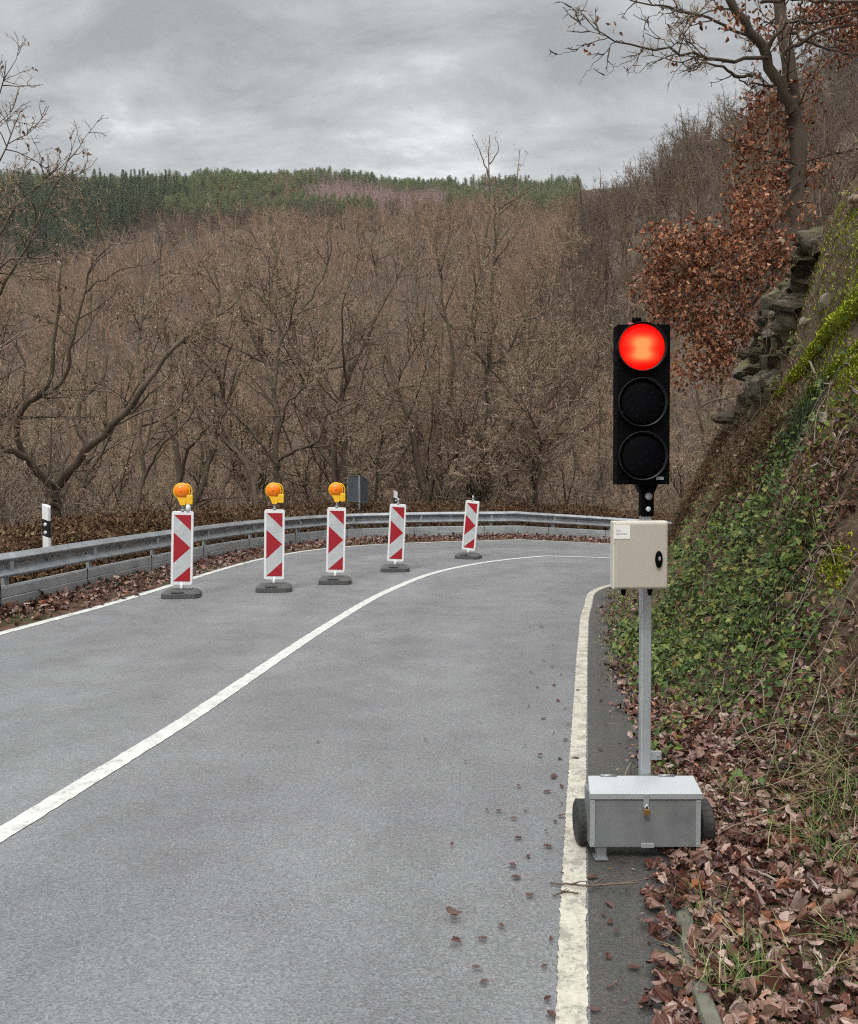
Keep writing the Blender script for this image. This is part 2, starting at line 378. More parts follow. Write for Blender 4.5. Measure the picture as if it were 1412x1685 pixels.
def mat_rock():
    m, nt, b = new_mat('slate_rock')
    c = ramp(nt, noise_n(nt, 5, 6, 0.65, stretch=(1, 1, 2.5)), [(0.3, (0.030, 0.024, 0.017)), (0.5, (0.085, 0.070, 0.048)), (0.72, (0.20, 0.165, 0.115))])
    c = mixc(nt, ramp(nt, noise_n(nt, 2.2, 4), [(0.48, (0, 0, 0)), (0.62, (0.85, 0.85, 0.85))]), c, (0.115, 0.105, 0.040))
    nt.links.new(c, b.inputs['Base Color']); b.inputs['Roughness'].default_value = 0.9
    bump(nt, b, noise_n(nt, 18, 6, 0.65), 0.7, 0.04); return m
M['rock'] = mat_rock()
M['moss_wood'] = mat_ground('mossy_wood', [(0.3, (0.07, 0.06, 0.018)), (0.45, (0.19, 0.23, 0.022)), (0.7, (0.36, 0.40, 0.04))], 9, 0.9)
M['kerb'] = simple('kerb_stone', (0.115, 0.115, 0.085), 0.85, 0, 0.4, 9, 0.5, 60)

# ------------------------------------------------------------------ road plan (metres, camera above the origin looking along +y)
O = catmull([(-5.9, -5), (-5.35, 2), (-5.08, 4), (-4.75, 6.2), (-4.43, 8.5), (-4.14, 10.1), (-3.90, 12.1), (-3.72, 14.04), (-3.33, 16.5), (-2.5, 18.7), (-1.5, 19.9), (-.09, 20.75), (2.1, 21.6), (5.0, 22.9), (8, 23.4), (12, 22.6), (20, 18)], 260)
C = catmull([(-3.2, -5), (-2.25, 2), (-1.92, 3.7), (-1.74, 4.68), (-1.61, 5.41), (-1.46, 6.5), (-1.1, 9.0), (-.57, 11.8), (.36, 14.6), (1.6, 16.4), (3.85, 17.9), (7, 18.6), (12, 17.6), (20, 13)], 260)
I = catmull([(-.95, -5), (.30, 1.7), (.43, 2.43), (.64, 3.56), (1.11, 6.0), (1.5, 8), (1.98, 10.26), (2.5, 12.0), (3.1, 12.75), (4.2, 13.2), (7, 13.6), (12, 12.8), (20, 9)], 260)
RAIL = catmull([(-7.3, -5), (-6.35, 3), (-5.75, 6.5), (-5.15, 9.9), (-4.9, 12.2), (-4.56, 14.6), (-3.85, 17.9), (-3.2, 19.6), (-2.22, 21.2), (-.1, 22.4), (2.1, 22.9), (5.1, 24.3), (7.5, 24.9), (12, 24.3), (20, 20)], 300)
FOOT = catmull([(1.2, -5), (1.6, 0), (1.75, 2.5), (1.8, 3.8), (1.72, 4.8), (1.62, 6), (1.85, 8), (2.3, 10.3), (2.8, 12.0), (3.4, 12.9), (4.4, 13.5), (7, 14), (12, 13.2), (20, 9.5), (40, -4)], 400)
def zr(x, y): return -0.08*np.maximum(0, x-2.4)*sstep(13.5, 18.0, y)
def normals2(P):
    T = np.gradient(P, axis=0); T /= np.linalg.norm(T, axis=1, keepdims=True)
    return np.stack([-T[:, 1], T[:, 0]], 1)      # left of travel
def sdist(P, x, y):
    """signed distance to curve P: positive on its right side"""
    x = np.asarray(x, float); sh = x.shape; q = np.stack([x.ravel(), np.asarray(y, float).ravel()], 1)
    T = np.gradient(P, axis=0); out = np.empty(len(q))
    for a in range(0, len(q), 20000):
        d = q[a:a+20000, None, :]-P[None]
        D = (d**2).sum(2); k = D.argmin(1); r = np.arange(len(k)); dd = d[r, k]
        sg = np.sign(T[k, 1]*dd[:, 0]-T[k, 0]*dd[:, 1])
        out[a:a+20000] = np.sqrt(D[r, k])*sg
    return out.reshape(sh)
def ribbon(name, A, B, cols, zoff, mat, zf=zr, uv=True, kind='structure', jag=0.0, wob=None):
    n = len(A); us = np.linspace(0, 1, cols)
    P = A[:, None, :]*(1-us)[None, :, None]+B[:, None, :]*us[None, :, None]
    if jag:
        rs = np.random.RandomState(3)
        nv = normals2((A+B)/2)
        for col in (0, cols-1): P[:, col] += nv*(rs.randn(n, 1)*jag)
    Z = zf(P[..., 0], P[..., 1])+zoff
    if wob is not None: Z = Z+wob(P[..., 0], P[..., 1])
    V = np.concatenate([P, Z[..., None]], 2).reshape(-1, 3)
    i = np.arange(n-1)[:, None]*cols; j = np.arange(cols-1)[None]
    F = np.stack([i+j, i+j+1, i+cols+j+1, i+cols+j], -1).reshape(-1, 4)
    g = Geo(); g.add(V, F); o = g.build(name, mat)
    if uv:
        l = o.data.uv_layers.new(name='UVMap')
        vi = np.empty(len(o.data.loops), np.int32); o.data.loops.foreach_get('vertex_index', vi)
        UV = np.stack([vi % cols/(cols-1), (vi//cols)/n*8], 1); l.data.foreach_set('uv', UV.astype(np.float32).ravel())
    if kind: o['kind'] = kind
    return o
No, Nc, Ni, Nr = normals2(O), normals2(C), normals2(I), normals2(RAIL)
ribbon('road', O+No*0.10, I-Ni*0.06, 40, 0.0, M['asphalt'])
ribbon('road_shoulder', I-Ni*0.055, I-Ni*0.60, 6, 0.002, M['asphalt_old'])
def dense(P, n): return catmull(P[::4], n)
Od, Cd, Id = dense(O, 900), dense(C, 900), dense(I, 2600)
tag(ribbon('outer_edge_line', Od+normals2(Od)*0.06, Od-normals2(Od)*0.06, 2, 0.004, M['line'], jag=0.004), kind='structure')
tag(ribbon('lane_line', Cd+normals2(Cd)*0.06, Cd-normals2(Cd)*0.06, 2, 0.004, M['line'], jag=0.002), kind='structure')
tag(ribbon('inner_edge_line', Id+normals2(Id)*0.047, Id-normals2(Id)*0.047, 2, 0.006, M['line_worn'], jag=0.0022), kind='structure')

# outer verge, berm and the drop into the valley
def verge_z(x, y):
    q = -sdist(RAIL, x, y)       # positive beyond the rail
    z = np.interp(q, [-2.5, -.9, 0, .3, .8, 1.3, 2.2, 3.2, 5, 9, 14, 22], [-.01, .0, .04, .24, .56, .70, .74, .5, -.6, -3.6, -7.5, -12])
    z = z + fbm(x*1.3, y*1.3)*.35*sstep(-.1, .8, q) + fbm(x*5, y*5)*.06*sstep(-1.2, .1, q)
    return z+zr(x, y)
def build_verge():
    Oe = dense(O+No*0.10, 300)
    cols = [Oe]+[Oe*(1-t)+RAIL*t for t in (.12, .3, .5, .7, .85, 1.0)]
    rs = [.15, .3, .5, .7, .9, 1.15, 1.45, 1.8, 2.2, 2.7, 3.3, 4, 5, 6.5, 8.5, 11, 14, 18, 22]
    cols += [RAIL+Nr*q for q in rs]
    P = np.stack(cols, 1); n, c, _ = P.shape
    Z = verge_z(P[..., 0], P[..., 1]); Z[:, 0] = zr(P[:, 0, 0], P[:, 0, 1])-.004
    V = np.concatenate([P, Z[..., None]], 2).reshape(-1, 3)
    i = np.arange(n-1)[:, None]*c; j = np.arange(c-1)[None]
    F = np.stack([i+j, i+c+j, i+c+j+1, i+j+1], -1).reshape(-1, 4)
    g = Geo(); g.add(V, F); tag(g.build('verge', M['litter']), kind='structure')
build_verge()

# the bank on the inside of the bend
def bank_z(x, y, rough=True):
    s = sdist(FOOT, x, y); di = sdist(I, x, y)
    z = np.interp(s, [-3, 0, .25, .5, .9, 1.3, 1.65, 1.9, 2.3, 3.0, 3.8, 8, 20, 45], [0, .02, .13, .42, 1.10, 1.80, 2.55, 3.5, 4.40, 5.0, 5.35, 6.9, 12, 24])
    a = sstep(0.0, .8, s)
    if rough:
        z = z + a*(fbm(x*.9+5, y*.9)*.85 + fbm(x*2.6, y*2.6+9)*.56 + fbm(x*8, y*8, 3)*.13) + sstep(-.25, .1, s)*fbm(x*6, y*6, 3)*.05
    z = np.where(di < .42, np.minimum(z, -.03), z)
    return z
def build_bank():
    xs = np.concatenate([np.arange(.6, 8, .045), np.geomspace(8.05, 60, 60)])
    ys = np.concatenate([np.arange(-4, 1.5, .15), np.arange(1.5, 15, .045), np.geomspace(15.05, 40, 40)])
    X, Y = np.meshgrid(xs, ys, indexing='ij'); Z = bank_z(X, Y); S = sdist(FOOT, X, Y); D = sdist(I, X, Y)
    ok = (D > .30)
    nx, ny = X.shape
    idx = np.arange(nx*ny).reshape(nx, ny)
    q = ok[:-1, :-1] & ok[1:, :-1] & ok[:-1, 1:] & ok[1:, 1:]
    F = np.stack([idx[:-1, :-1], idx[1:, :-1], idx[1:, 1:], idx[:-1, 1:]], -1)[q]
    g = Geo(); g.add(np.stack([X, Y, Z], -1).reshape(-1, 3), F); tag(g.build('bank', M['soil']), kind='structure')
build_bank()
_gx = np.arange(.4, 16, .04); _gy = np.arange(-1, 16, .04)
_GX, _GY = np.meshgrid(_gx, _gy, indexing='ij'); _BZ = bank_z(_GX, _GY); _BS = sdist(FOOT, _GX, _GY); _BD = sdist(I, _GX, _GY)
def bsamp(T, x, y):
    fx = np.clip((np.asarray(x)-_gx[0])/.04, 0, len(_gx)-2.001); fy = np.clip((np.asarray(y)-_gy[0])/.04, 0, len(_gy)-2.001)
    i = fx.astype(int); j = fy.astype(int); u = fx-i; v = fy-j
    return (T[i, j]*(1-u)+T[i+1, j]*u)*(1-v)+(T[i, j+1]*(1-u)+T[i+1, j+1]*u)*v
def bz(x, y): return bsamp(_BZ, x, y)
def bnorm(x, y, e=.06):
    gx = (bz(x+e, y)-bz(x-e, y))/(2*e); gy = (bz(x, y+e)-bz(x, y-e))/(2*e)
    n = np.stack([-gx, -gy, np.ones_like(gx)], -1); return n/np.linalg.norm(n, axis=-1, keepdims=True)
def bank_hit(px, py, d0=2.0, d1=15.0):
    ds = np.linspace(d0, d1, 1600); P = np.stack([pix(px, py, d) for d in ds[::1]])
    below = P[:, 2] < bz(P[:, 0], P[:, 1])
    k = np.argmax(below & (P[:, 0] > .5))
    return P[k] if below.any() else None

# valley and far hills
def hill_z(x, y):
    q = -sdist(RAIL, x, y)
    near = np.maximum(-12-(q-22)*.25, -17)
    z1 = -15+(y-75)*.46 + fbm(x*.012+3, y*.012)*28*sstep(80, 180, y)
    z1 = np.minimum(z1, 155+(y-430)*.03 + x*.06+ fbm(x*.01+9, y*.01)*9)
    v = x-.19*y
    z2 = np.minimum(-10+.48*(y-50), -10+.48*160+(y-210)*.1)+np.where(v > 0, .6*v, 1.25*v)+fbm(x*.03, y*.03+40)*12
    k = 6.0
    m = np.maximum(np.maximum(z1, z2), near)
    z = m+k*np.log(np.exp((z1-m)/k)+np.exp((z2-m)/k)+np.exp((near-m)/k))
    z = np.where(q < 20, -13.5, z)
    return z
def build_hills():
    xs = np.linspace(-420, 420, 170); ys = np.concatenate([np.linspace(-20, 90, 60), np.linspace(94, 700, 120)])
    X, Y = np.meshgrid(xs, ys, indexing='ij'); Z = hill_z(X, Y)
    nx, ny = X.shape; idx = np.arange(nx*ny).reshape(nx, ny)
    F = np.stack([idx[:-1, :-1], idx[1:, :-1], idx[1:, 1:], idx[:-1, 1:]], -1).reshape(-1, 4)
    g = Geo(); g.add(np.stack([X, Y, Z], -1).reshape(-1, 3), F); tag(g.build('hills', M['hill']), kind='structure')
build_hills()

# ------------------------------------------------------------------ trees
def children_of(rng, P, Rr, L, per, t0, t1, amin, amax, ratio, n, up, wander, rk, rmin, taper=.90):
    B, m, _ = P.shape
    cnt = per if np.ndim(per) else np.full(B, per)
    cnt = np.asarray(cnt, int); idx = np.repeat(np.arange(B), cnt); K = len(idx)
    t = rng.uniform(t0, t1, K); f = t*(m-1); i = np.minimum(f.astype(int), m-2); fr = (f-i)[:, None]
    S = P[idx, i]*(1-fr)+P[idx, i+1]*fr
    T = P[idx, i+1]-P[idx, i]; T /= np.linalg.norm(T, axis=1, keepdims=True)+1e-9
    rp = Rr[idx, i]*(1-fr[:, 0])+Rr[idx, i+1]*fr[:, 0]
    v = rng.randn(K, 3); v -= (v*T).sum(1, keepdims=True)*T; v /= np.linalg.norm(v, axis=1, keepdims=True)+1e-9
    a = rng.uniform(amin, amax, K)[:, None]; D = np.cos(a)*T+np.sin(a)*v
    Lc = L[idx]*ratio*(1-.45*t)*rng.uniform(.6, 1.3, K)
    r0 = np.maximum(np.minimum(rp*.8, Lc*rk), rmin)
    Q = np.empty((K, n, 3)); Q[:, 0] = S; step = (Lc/(n-1))[:, None]
    for k in range(1, n):
        D = D+wander*rng.randn(K, 3)+np.array([0, 0, up]); D /= np.linalg.norm(D, axis=1, keepdims=True)
        Q[:, k] = Q[:, k-1]+D*step
    RR = np.maximum(r0[:, None]*(1-taper*np.linspace(0, 1, n))[None], rmin*.40)
    return Q, RR, Lc
LEAF6 = np.array([(0, 0, 0), (.30, .32, .06), (.20, .62, .02), (0, 1, .1), (-.22, .60, .02), (-.30, .30, .06)])
def leaf_quads(rng, pos, size, tilt=None):
    """small folded leaf polygons at pos"""
    K = len(pos); A = rng.randn(K, 3); A /= np.linalg.norm(A, axis=1, keepdims=True)
    if tilt is not None: A = A+np.array([0, 0, tilt]); A /= np.linalg.norm(A, axis=1, keepdims=True)
    Bv = rng.randn(K, 3); Bv -= (Bv*A).sum(1, keepdims=True)*A; Bv /= np.linalg.norm(Bv, axis=1, keepdims=True)
    Cv = np.cross(A, Bv); s = (size*rng.uniform(.6, 1.3, K))[:, None, None]
    V = pos[:, None, :]+s*(LEAF6[None, :, 0:1]*Bv[:, None]+LEAF6[None, :, 1:2]*A[:, None]+LEAF6[None, :, 2:3]*3*Cv[:, None])
    b = (np.arange(K)*6)[:, None]
    F = np.concatenate([b+np.array([0, 1, 2, 3]), b+np.array([0, 3, 4, 5])])
    return V.reshape(-1, 3), F
def tree_mesh(seed, limbs, lv, leaves=0, leaf_size=.07, twig_min=.007, trunk_sides=8, up=.05, split=2):
    """limbs: list of (points n x 3, radii n). lv: list of (children per metre, ratio, n points, sides). Returns trunk Geo, crown Geo"""
    rng = np.random.RandomState(seed); tg, cg = Geo(), Geo(); n = 16
    P = np.stack([catmull(p, n) for p, r in limbs])
    Rr = np.stack([np.interp(np.linspace(0, 1, n), np.linspace(0, 1, len(r)), r) for p, r in limbs])
    P[:, 1:-1] += rng.randn(len(P), n-2, 3)*(Rr[:, 1:-1, None]*.22+.014)
    v, f = tubes(P, Rr, trunk_sides); tg.add(v, f)
    L = np.linalg.norm(np.diff(P, axis=1), axis=2).sum(1)
    ends = []
    for k, (dens, ratio, m, sides, tmin) in enumerate(lv):
        cnt = np.maximum(1, np.round(L*dens*rng.uniform(.7, 1.3, len(L)))).astype(int)
        Lr = np.minimum(L, 6.0)
        P, Rr, L = children_of(rng, P, Rr, Lr, cnt, tmin, 1.0, R(22), R(68), ratio, m, up*(1 if k < 2 else .5), .17+.05*k, (.016, .016, .016, .016)[k], (max(.011, twig_min), max(.008, twig_min), twig_min, twig_min)[k])
        v, f = tubes(P, Rr, sides); cg.add(v, f, 2 if k < 2 and len(lv) > 3 else 0)
        ends.append(P[:, -1])
    if leaves:
        E = np.concatenate(ends[-2:]); E = E[rng.randint(0, len(E), leaves)]
        v, f = leaf_quads(rng, E+rng.randn(len(E), 3)*.03, leaf_size, -.5); cg.add(v, f, 1, False)
    return tg, cg
def trunk_limbs(rng, h, r, lean=.12, forks=3, start=.25):
    """a procedural trunk with forks, base at the origin"""
    n = 7; D = np.array([rng.randn()*lean, rng.randn()*lean, 1.0]); D /= np.linalg.norm(D)
    p = [np.array([0, 0, -.5])]
    for k in range(1, n):
        D = D+rng.randn(3)*.13+np.array([0, 0, .05]); D /= np.linalg.norm(D); p.append(p[-1]+D*h/(n-1))
    p = np.array(p); rad = r*np.array([1.25, 1, .85, .68, .5, .32, .12]); out = [(p, rad)]
    for k in range(forks):
        t = start+.5*rng.rand(); i = int(t*(n-1)); s = p[i]; a = rng.rand()*6.28
        D = np.array([math.cos(a), math.sin(a), rng.uniform(.5, 1.3)]); D /= np.linalg.norm(D); q = [s]; Lk = h*(1-t)*rng.uniform(.7, 1.05)
        for j in range(5):
            D = D+rng.randn(3)*.18+np.array([0, 0, .10]); D /= np.linalg.norm(D); q.append(q[-1]+D*Lk/5)
        out.append((np.array(q), rad[i]*np.array([.72, .62, .5, .38, .24, .08])))
    return out
LV_NEAR = [(2.0, .46, 8, 4, .12), (4.6, .42, 5, 3, .1), (8, .45, 4, 3, .08), (9, .6, 3, 3, .05)]
def build_tree(name, tg, cg, mats=None, loc=(0, 0, 0)):
    e = empty(name, loc)
    tg.build('trunk', M['bark'], e); cg.build('crown', mats or [M['twig'], M['last_leaf'], M['bark']], e); return e
def copy_tree(o):
    c = o.copy(); COL.objects.link(c)
    for ch in o.children:
        d = ch.copy(); COL.objects.link(d); d.parent = c
    return c

# traced trees along the berm: photo pixel polylines at their real distance
def limb(d, r0, r1, pts, drift=0.0):
    n = len(pts); P = np.array([pix(x, y, d+drift*i/(n-1)) for i, (x, y) in enumerate(pts)])
    return P, np.linspace(r0, r1, n)
HERO = []
HERO.append(('bare_oak', 'gnarled bare oak with low wide forks behind the near delineator post', 16.0, [
    limb(16, .20, .15, [(84, 885), (89, 845), (93, 806)]),
    limb(16, .15, .07, [(93, 806), (119, 777), (145, 735), (175, 709), (208, 676), (233, 651), (262, 600), (305, 556)], -1.5),
    limb(15.7, .10, .04, [(143, 735), (131, 709), (128, 679), (160, 634), (176, 600), (170, 540)], .8),
    limb(16, .15, .08, [(92, 806), (68, 783), (45, 756), (0, 735), (-45, 700)], -1.2),
    limb(15.6, .11, .03, [(45, 756), (33, 720), (27, 690), (50, 661), (80, 637), (83, 590), (96, 520), (100, 450)], -1),
    limb(15.4, .075, .018, [(50, 661), (104, 628), (113, 602), (119, 560), (128, 528), (139, 483), (147, 445), (184, 402)], -1),
    limb(15.2, .06, .02, [(-20, 715), (-10, 690), (18, 682), (40, 640), (36, 590), (10, 540)], -.5),
    limb(15.0, .03, .01, [(139, 483), (180, 455), (215, 440), (255, 432)], -.6),
    limb(15.2, .03, .01, [(119, 560), (86, 528), (40, 515), (-10, 505)], -.6),
    limb(16, .09, .03, [(95, 800), (110, 756), (114, 711), (107, 660), (85, 610)], 1.5)]))
HERO.append(('bare_oak', 'spreading bare oak directly above the second orange lamp', 24.0, [
    limb(24, .19, .16, [(459, 850), (458, 800), (453, 760)]),
    limb(24, .15, .03, [(453, 760), (457, 714), (451, 657), (451, 618), (458, 576), (455, 528), (449, 487), (450, 452), (467, 387)], .8),
    limb(24, .09, .03, [(453, 764), (432, 733), (410, 705), (394, 692), (372, 668), (350, 655)], -1.2),
    limb(24, .10, .02, [(456, 760), (475, 745), (499, 737), (522, 727), (541, 682), (576, 666), (621, 644)], -1.5),
    limb(24, .09, .015, [(451, 640), (419, 560), (394, 496), (378, 442), (360, 385)], 1),
    limb(24, .09, .015, [(455, 585), (480, 528), (499, 509), (522, 474), (541, 435), (545, 400), (541, 360)], -1),
    limb(24, .07, .02, [(459, 712), (474, 663), (503, 634), (512, 605), (516, 557), (508, 530)], -2),
    limb(23.2, .045, .012, [(505, 632), (540, 600), (568, 566), (600, 535)], -1),
    limb(24, .05, .012, [(450, 668), (420, 640), (390, 622), (352, 612)], -1)]))
HERO.append(('bare_tree', 'bare trunk leaning left behind the grey sign backs', 26.0, [
    limb(26, .17, .03, [(574, 838), (566, 795), (528, 737), (510, 690), (499, 660), (487, 600), (480, 520), (470, 440)], 1)]))
HERO.append(('bare_tree', 'thin bare trunk leaning left from beside the right edge of the sign backs', 29.0, [
    limb(29, .15, .03, [(600, 840), (592, 778), (564, 714), (540, 670), (525, 637), (515, 570), (500, 480), (505, 400)], 1)]))
HERO.append(('bare_tree', 'short crooked bare tree left of the spreading oak above the second lamp', 22.0, [
    limb(22, .15, .03, [(425, 850), (416, 797), (400, 760), (381, 730), (371, 690), (366, 640), (352, 570), (360, 480), (345, 410)], 1)]))
HERO.append(('bare_oak', 'multi stemmed bare oak rising behind the rail beyond the fourth red and white beacon', 27.0, [
    limb(27, .24, .04, [(702, 858), (700, 829), (691, 770), (671, 689), (658, 655), (640, 600), (636, 540), (620, 450), (626, 380)], 1),
    limb(27, .17, .03, [(704, 825), (712, 796), (734, 774), (750, 748), (756, 729), (738, 645), (747, 571), (736, 530), (727, 479), (720, 420), (700, 360)], -1),
    limb(27, .06, .015, [(671, 689), (690, 640), (700, 600), (690, 560)], -1.5),
    limb(27, .05, .015, [(660, 660), (630, 655), (600, 620), (575, 560)], -1),
    limb(27, .06, .015, [(752, 740), (775, 700), (790, 650)], -1.5)]))
HERO.append(('bare_oak', 'tall straight bare oak behind the rail above the farthest red and white beacon', 27.0, [
    limb(27, .23, .04, [(790, 862), (792, 832), (793, 729), (798, 645), (805, 608), (807, 534), (809, 479), (813, 413), (822, 340), (815, 290)], .5),
    limb(27, .08, .015, [(804, 612), (837, 575), (851, 545), (888, 479), (905, 440), (945, 395)], -1),
    limb(27, .07, .015, [(803, 608), (781, 564), (778, 512), (790, 440), (780, 380)], -1),
    limb(27, .11, .015, [(793, 734), (822, 704), (844, 682), (877, 649), (918, 623), (943, 597), (980, 553), (1000, 520)], -2),
    limb(27, .05, .015, [(791, 722), (785, 680), (759, 641), (745, 600)], -1),
    limb(26.6, .04, .012, [(835, 577), (870, 555), (920, 545), (970, 520)], -1)]))
HERO.append(('bare_oak', 'slanting bare oak with long low branches reaching towards the traffic light', 26.0, [
    limb(26, .22, .03, [(804, 864), (808, 836), (818, 788), (829, 718), (848, 656), (856, 620), (880, 540), (910, 470), (930, 400)], 1),
    limb(26, .11, .015, [(820, 790), (855, 766), (877, 740), (929, 689), (965, 641), (990, 610), (1010, 560)], -2),
    limb(25.3, .06, .012, [(870, 752), (918, 733), (958, 703), (1000, 690), (1040, 650)], -1),
    limb(26, .05, .012, [(812, 812), (780, 780), (740, 805), (728, 835)], -1)]))
HERO.append(('bare_tree', 'upright bare trunk between the forked oak and the tall straight oak', 30.0, [
    limb(30, .19, .03, [(726, 850), (727, 829), (722, 740), (715, 645), (700, 571), (682, 475), (690, 400), (680, 340)], 1),
    limb(30, .09, .02, [(720, 700), (745, 620), (770, 540), (760, 460), (775, 400)], 1)]))
HERO.append(('bare_tree', 'tall bare tree right behind the nearest orange lamp', 21.0, [
    limb(21, .17, .02, [(296, 850), (294, 792), (291, 741), (285, 682), (276, 578), (268, 533), (262, 450), (268, 380)], .6),
    limb(21, .10, .015, [(297, 790), (314, 735), (340, 705), (368, 685), (392, 640)], -1.5),
    limb(21, .06, .012, [(286, 690), (306, 655), (335, 620), (375, 560), (385, 505)], -1),
    limb(21, .05, .012, [(283, 660), (250, 620), (235, 560), (238, 480)], 1)]))
HERO.append(('bare_tree', 'slim pair of bare stems left of the nearest red and white beacon', 19.0, [
    limb(19, .12, .02, [(222, 870), (226, 835), (237, 786), (231, 720), (234, 667), (226, 590), (236, 500), (228, 420)], 1),
    limb(19, .07, .015, [(236, 790), (262, 740), (310, 690), (332, 640)], -1)]))
HERO.append(('bare_tree', 'pale bare tree whose fork rises above the pine ridge against the sky', 58.0, [
    limb(58, .20, .02, [(795, 720), (797, 560), (793, 440), (806, 330), (804, 265), (806, 222)]),
    limb(58, .06, .015, [(804, 290), (790, 250), (780, 228)], .5), limb(58, .05, .012, [(806, 270), (820, 245), (815, 225)], .5),
    limb(58, .08, .02, [(794, 430), (850, 350), (852, 280), (856, 245)], 2)]))
HERO.append(('bare_oak', 'big bare oak at the left edge with crooked upper branches against the sky', 15.0, [
    limb(15, .22, .12, [(-170, 900), (-150, 700), (-120, 560), (-60, 520)]),
    limb(15, .075, .006, [(-60, 520), (0, 481), (20, 447), (45, 408), (70, 350), (98, 296), (118, 255), (129, 213)], -1),
    limb(15, .09, .012, [(-120, 560), (-70, 470), (0, 386), (34, 325), (68, 301), (92, 277)], -1),
    limb(15, .09, .012, [(-130, 600), (-100, 420), (-30, 330), (2, 265), (20, 223), (34, 182)], -1),
    limb(15, .07, .012, [(-100, 420), (-60, 280), (-15, 200), (0, 155), (10, 100)], -1),
    limb(15, .05, .012, [(-60, 520), (10, 430), (60, 420), (120, 380)], -2)]))
for k, (nm, lab, d, limbs) in enumerate(HERO):
    b0 = limbs[0][0][0].copy()
    limbs = [(p-b0, r*((.44 if d < 15.5 else .56) if d < 50 else 1)) for p, r in limbs]
    edge = k == len(HERO)-1
    tg, cg = tree_mesh(100+k, limbs, [(2.6 if edge else 1.7, .40, 8, 4, .12), (4.4, .44, 5, 3, .1), (8, .46, 4, 3, .08), (9, .6, 3, 3, .05)] if d < 50 else [(1.6, .3, 6, 4, .2), (2.5, .4, 5, 3, .1), (3, .5, 4, 3, .1)],
                       leaves=800 if d > 20 else 260, leaf_size=.075, twig_min=.0075 if d > 20 else .006, up=.06)
    t = build_tree(nm, tg, cg, loc=tuple(b0)); tag(t, lab, 'tree')
# thicket trees
PROTO = []
for k in range(8):
    rng = np.random.RandomState(40+k)
    h = rng.uniform(9, 12.5)
    limbs = trunk_limbs(rng, h, rng.uniform(.065, .11), .16, rng.randint(2, 5), .15)
    if k % 3 == 0:
        more = trunk_limbs(rng, h*.85, .07, .4, 2); limbs += more
    PROTO.append(tree_mesh(60+k, limbs, LV_NEAR, leaves=420, leaf_size=.075, twig_min=.008))
def place_thicket():
    rng = np.random.RandomState(11); made = {}; pts = []
    tries = 0
    while len(pts) < 96 and tries < 20000:
        tries += 1
        y = rng.uniform(9, 62); x = rng.uniform(-.66*y-3, .40*y+3)
        q = float(-sdist(RAIL, np.array([x]), np.array([y]))[0])
        if q < 2.6 or q > 42: continue
        dmin = 1.6 if q < 12 else 2.4
        if any((x-a)**2+(y-b)**2 < dmin**2 for a, b, _ in pts): continue
        if q < 9 and rng.rand() < .72: continue
        pts.append((x, y, q))
    for i, (x, y, q) in enumerate(pts):
        k = i % len(PROTO)
        if k not in made:
            t = build_tree('bare_tree', *PROTO[k]); made[k] = t
        else: t = copy_tree(made[k])
        z = float(verge_z(np.array([x]), np.array([y]))[0]) if q < 21.5 else float(hill_z(np.array([x]), np.array([y]))[0])
        s = rng.uniform(.8, 1.25)*(1.0 if q < 10 else 1.18)
        if q < 8: s *= .8
        t.location = (x, y, z-.2); t.rotation_euler = (0, 0, rng.rand()*6.28); t.scale = (s, s, s*rng.uniform(.95, 1.15))
        tag(t, 'slender bare brown tree in the thicket behind the guardrail', 'tree', 'bare trees of the thicket behind the guardrail')
place_thicket()
def saplings():
    rng = np.random.RandomState(77); made = {}; pr = []
    for k in range(3):
        limbs = []
        for q in range(rng.randint(3, 6)):
            l = trunk_limbs(rng, rng.uniform(1.6, 3.4), .018, .55, 1, .3); limbs += l
        pr.append(tree_mesh(700+k, limbs, [(3.2, .45, 5, 3, .1), (5, .5, 4, 3, .1)], twig_min=.005, trunk_sides=5, up=.04))
    for i in range(44):
        k = rng.randint(70, 215); q = rng.uniform(2.6, 9); x, y = RAIL[k]+Nr[k]*q
        if y < 8 or (abs(x+2.0) < 1.3 and q < 6): continue
        if i % 3 not in made:
            tg, cg = pr[i % 3]; tg.f = tg.f+[(f+tg.n, 0, sm) for f, mi, sm in cg.f]; tg.v = tg.v+cg.v; tg.n += cg.n; e = tg.build('bare_sapling', M['pale_twig']); made[i % 3] = e
        else: e = copy_tree(made[i % 3])
        e.location = (x, y, float(verge_z(np.array([x]), np.array([y]))[0])-.1); e.rotation_euler = (0, 0, rng.rand()*6.28); sc = rng.uniform(.7, 1.4); e.scale = (sc, sc, sc)
        tag(e, 'pale leafless sapling in the undergrowth behind the guardrail', 'sapling', 'pale saplings behind the guardrail')
saplings()

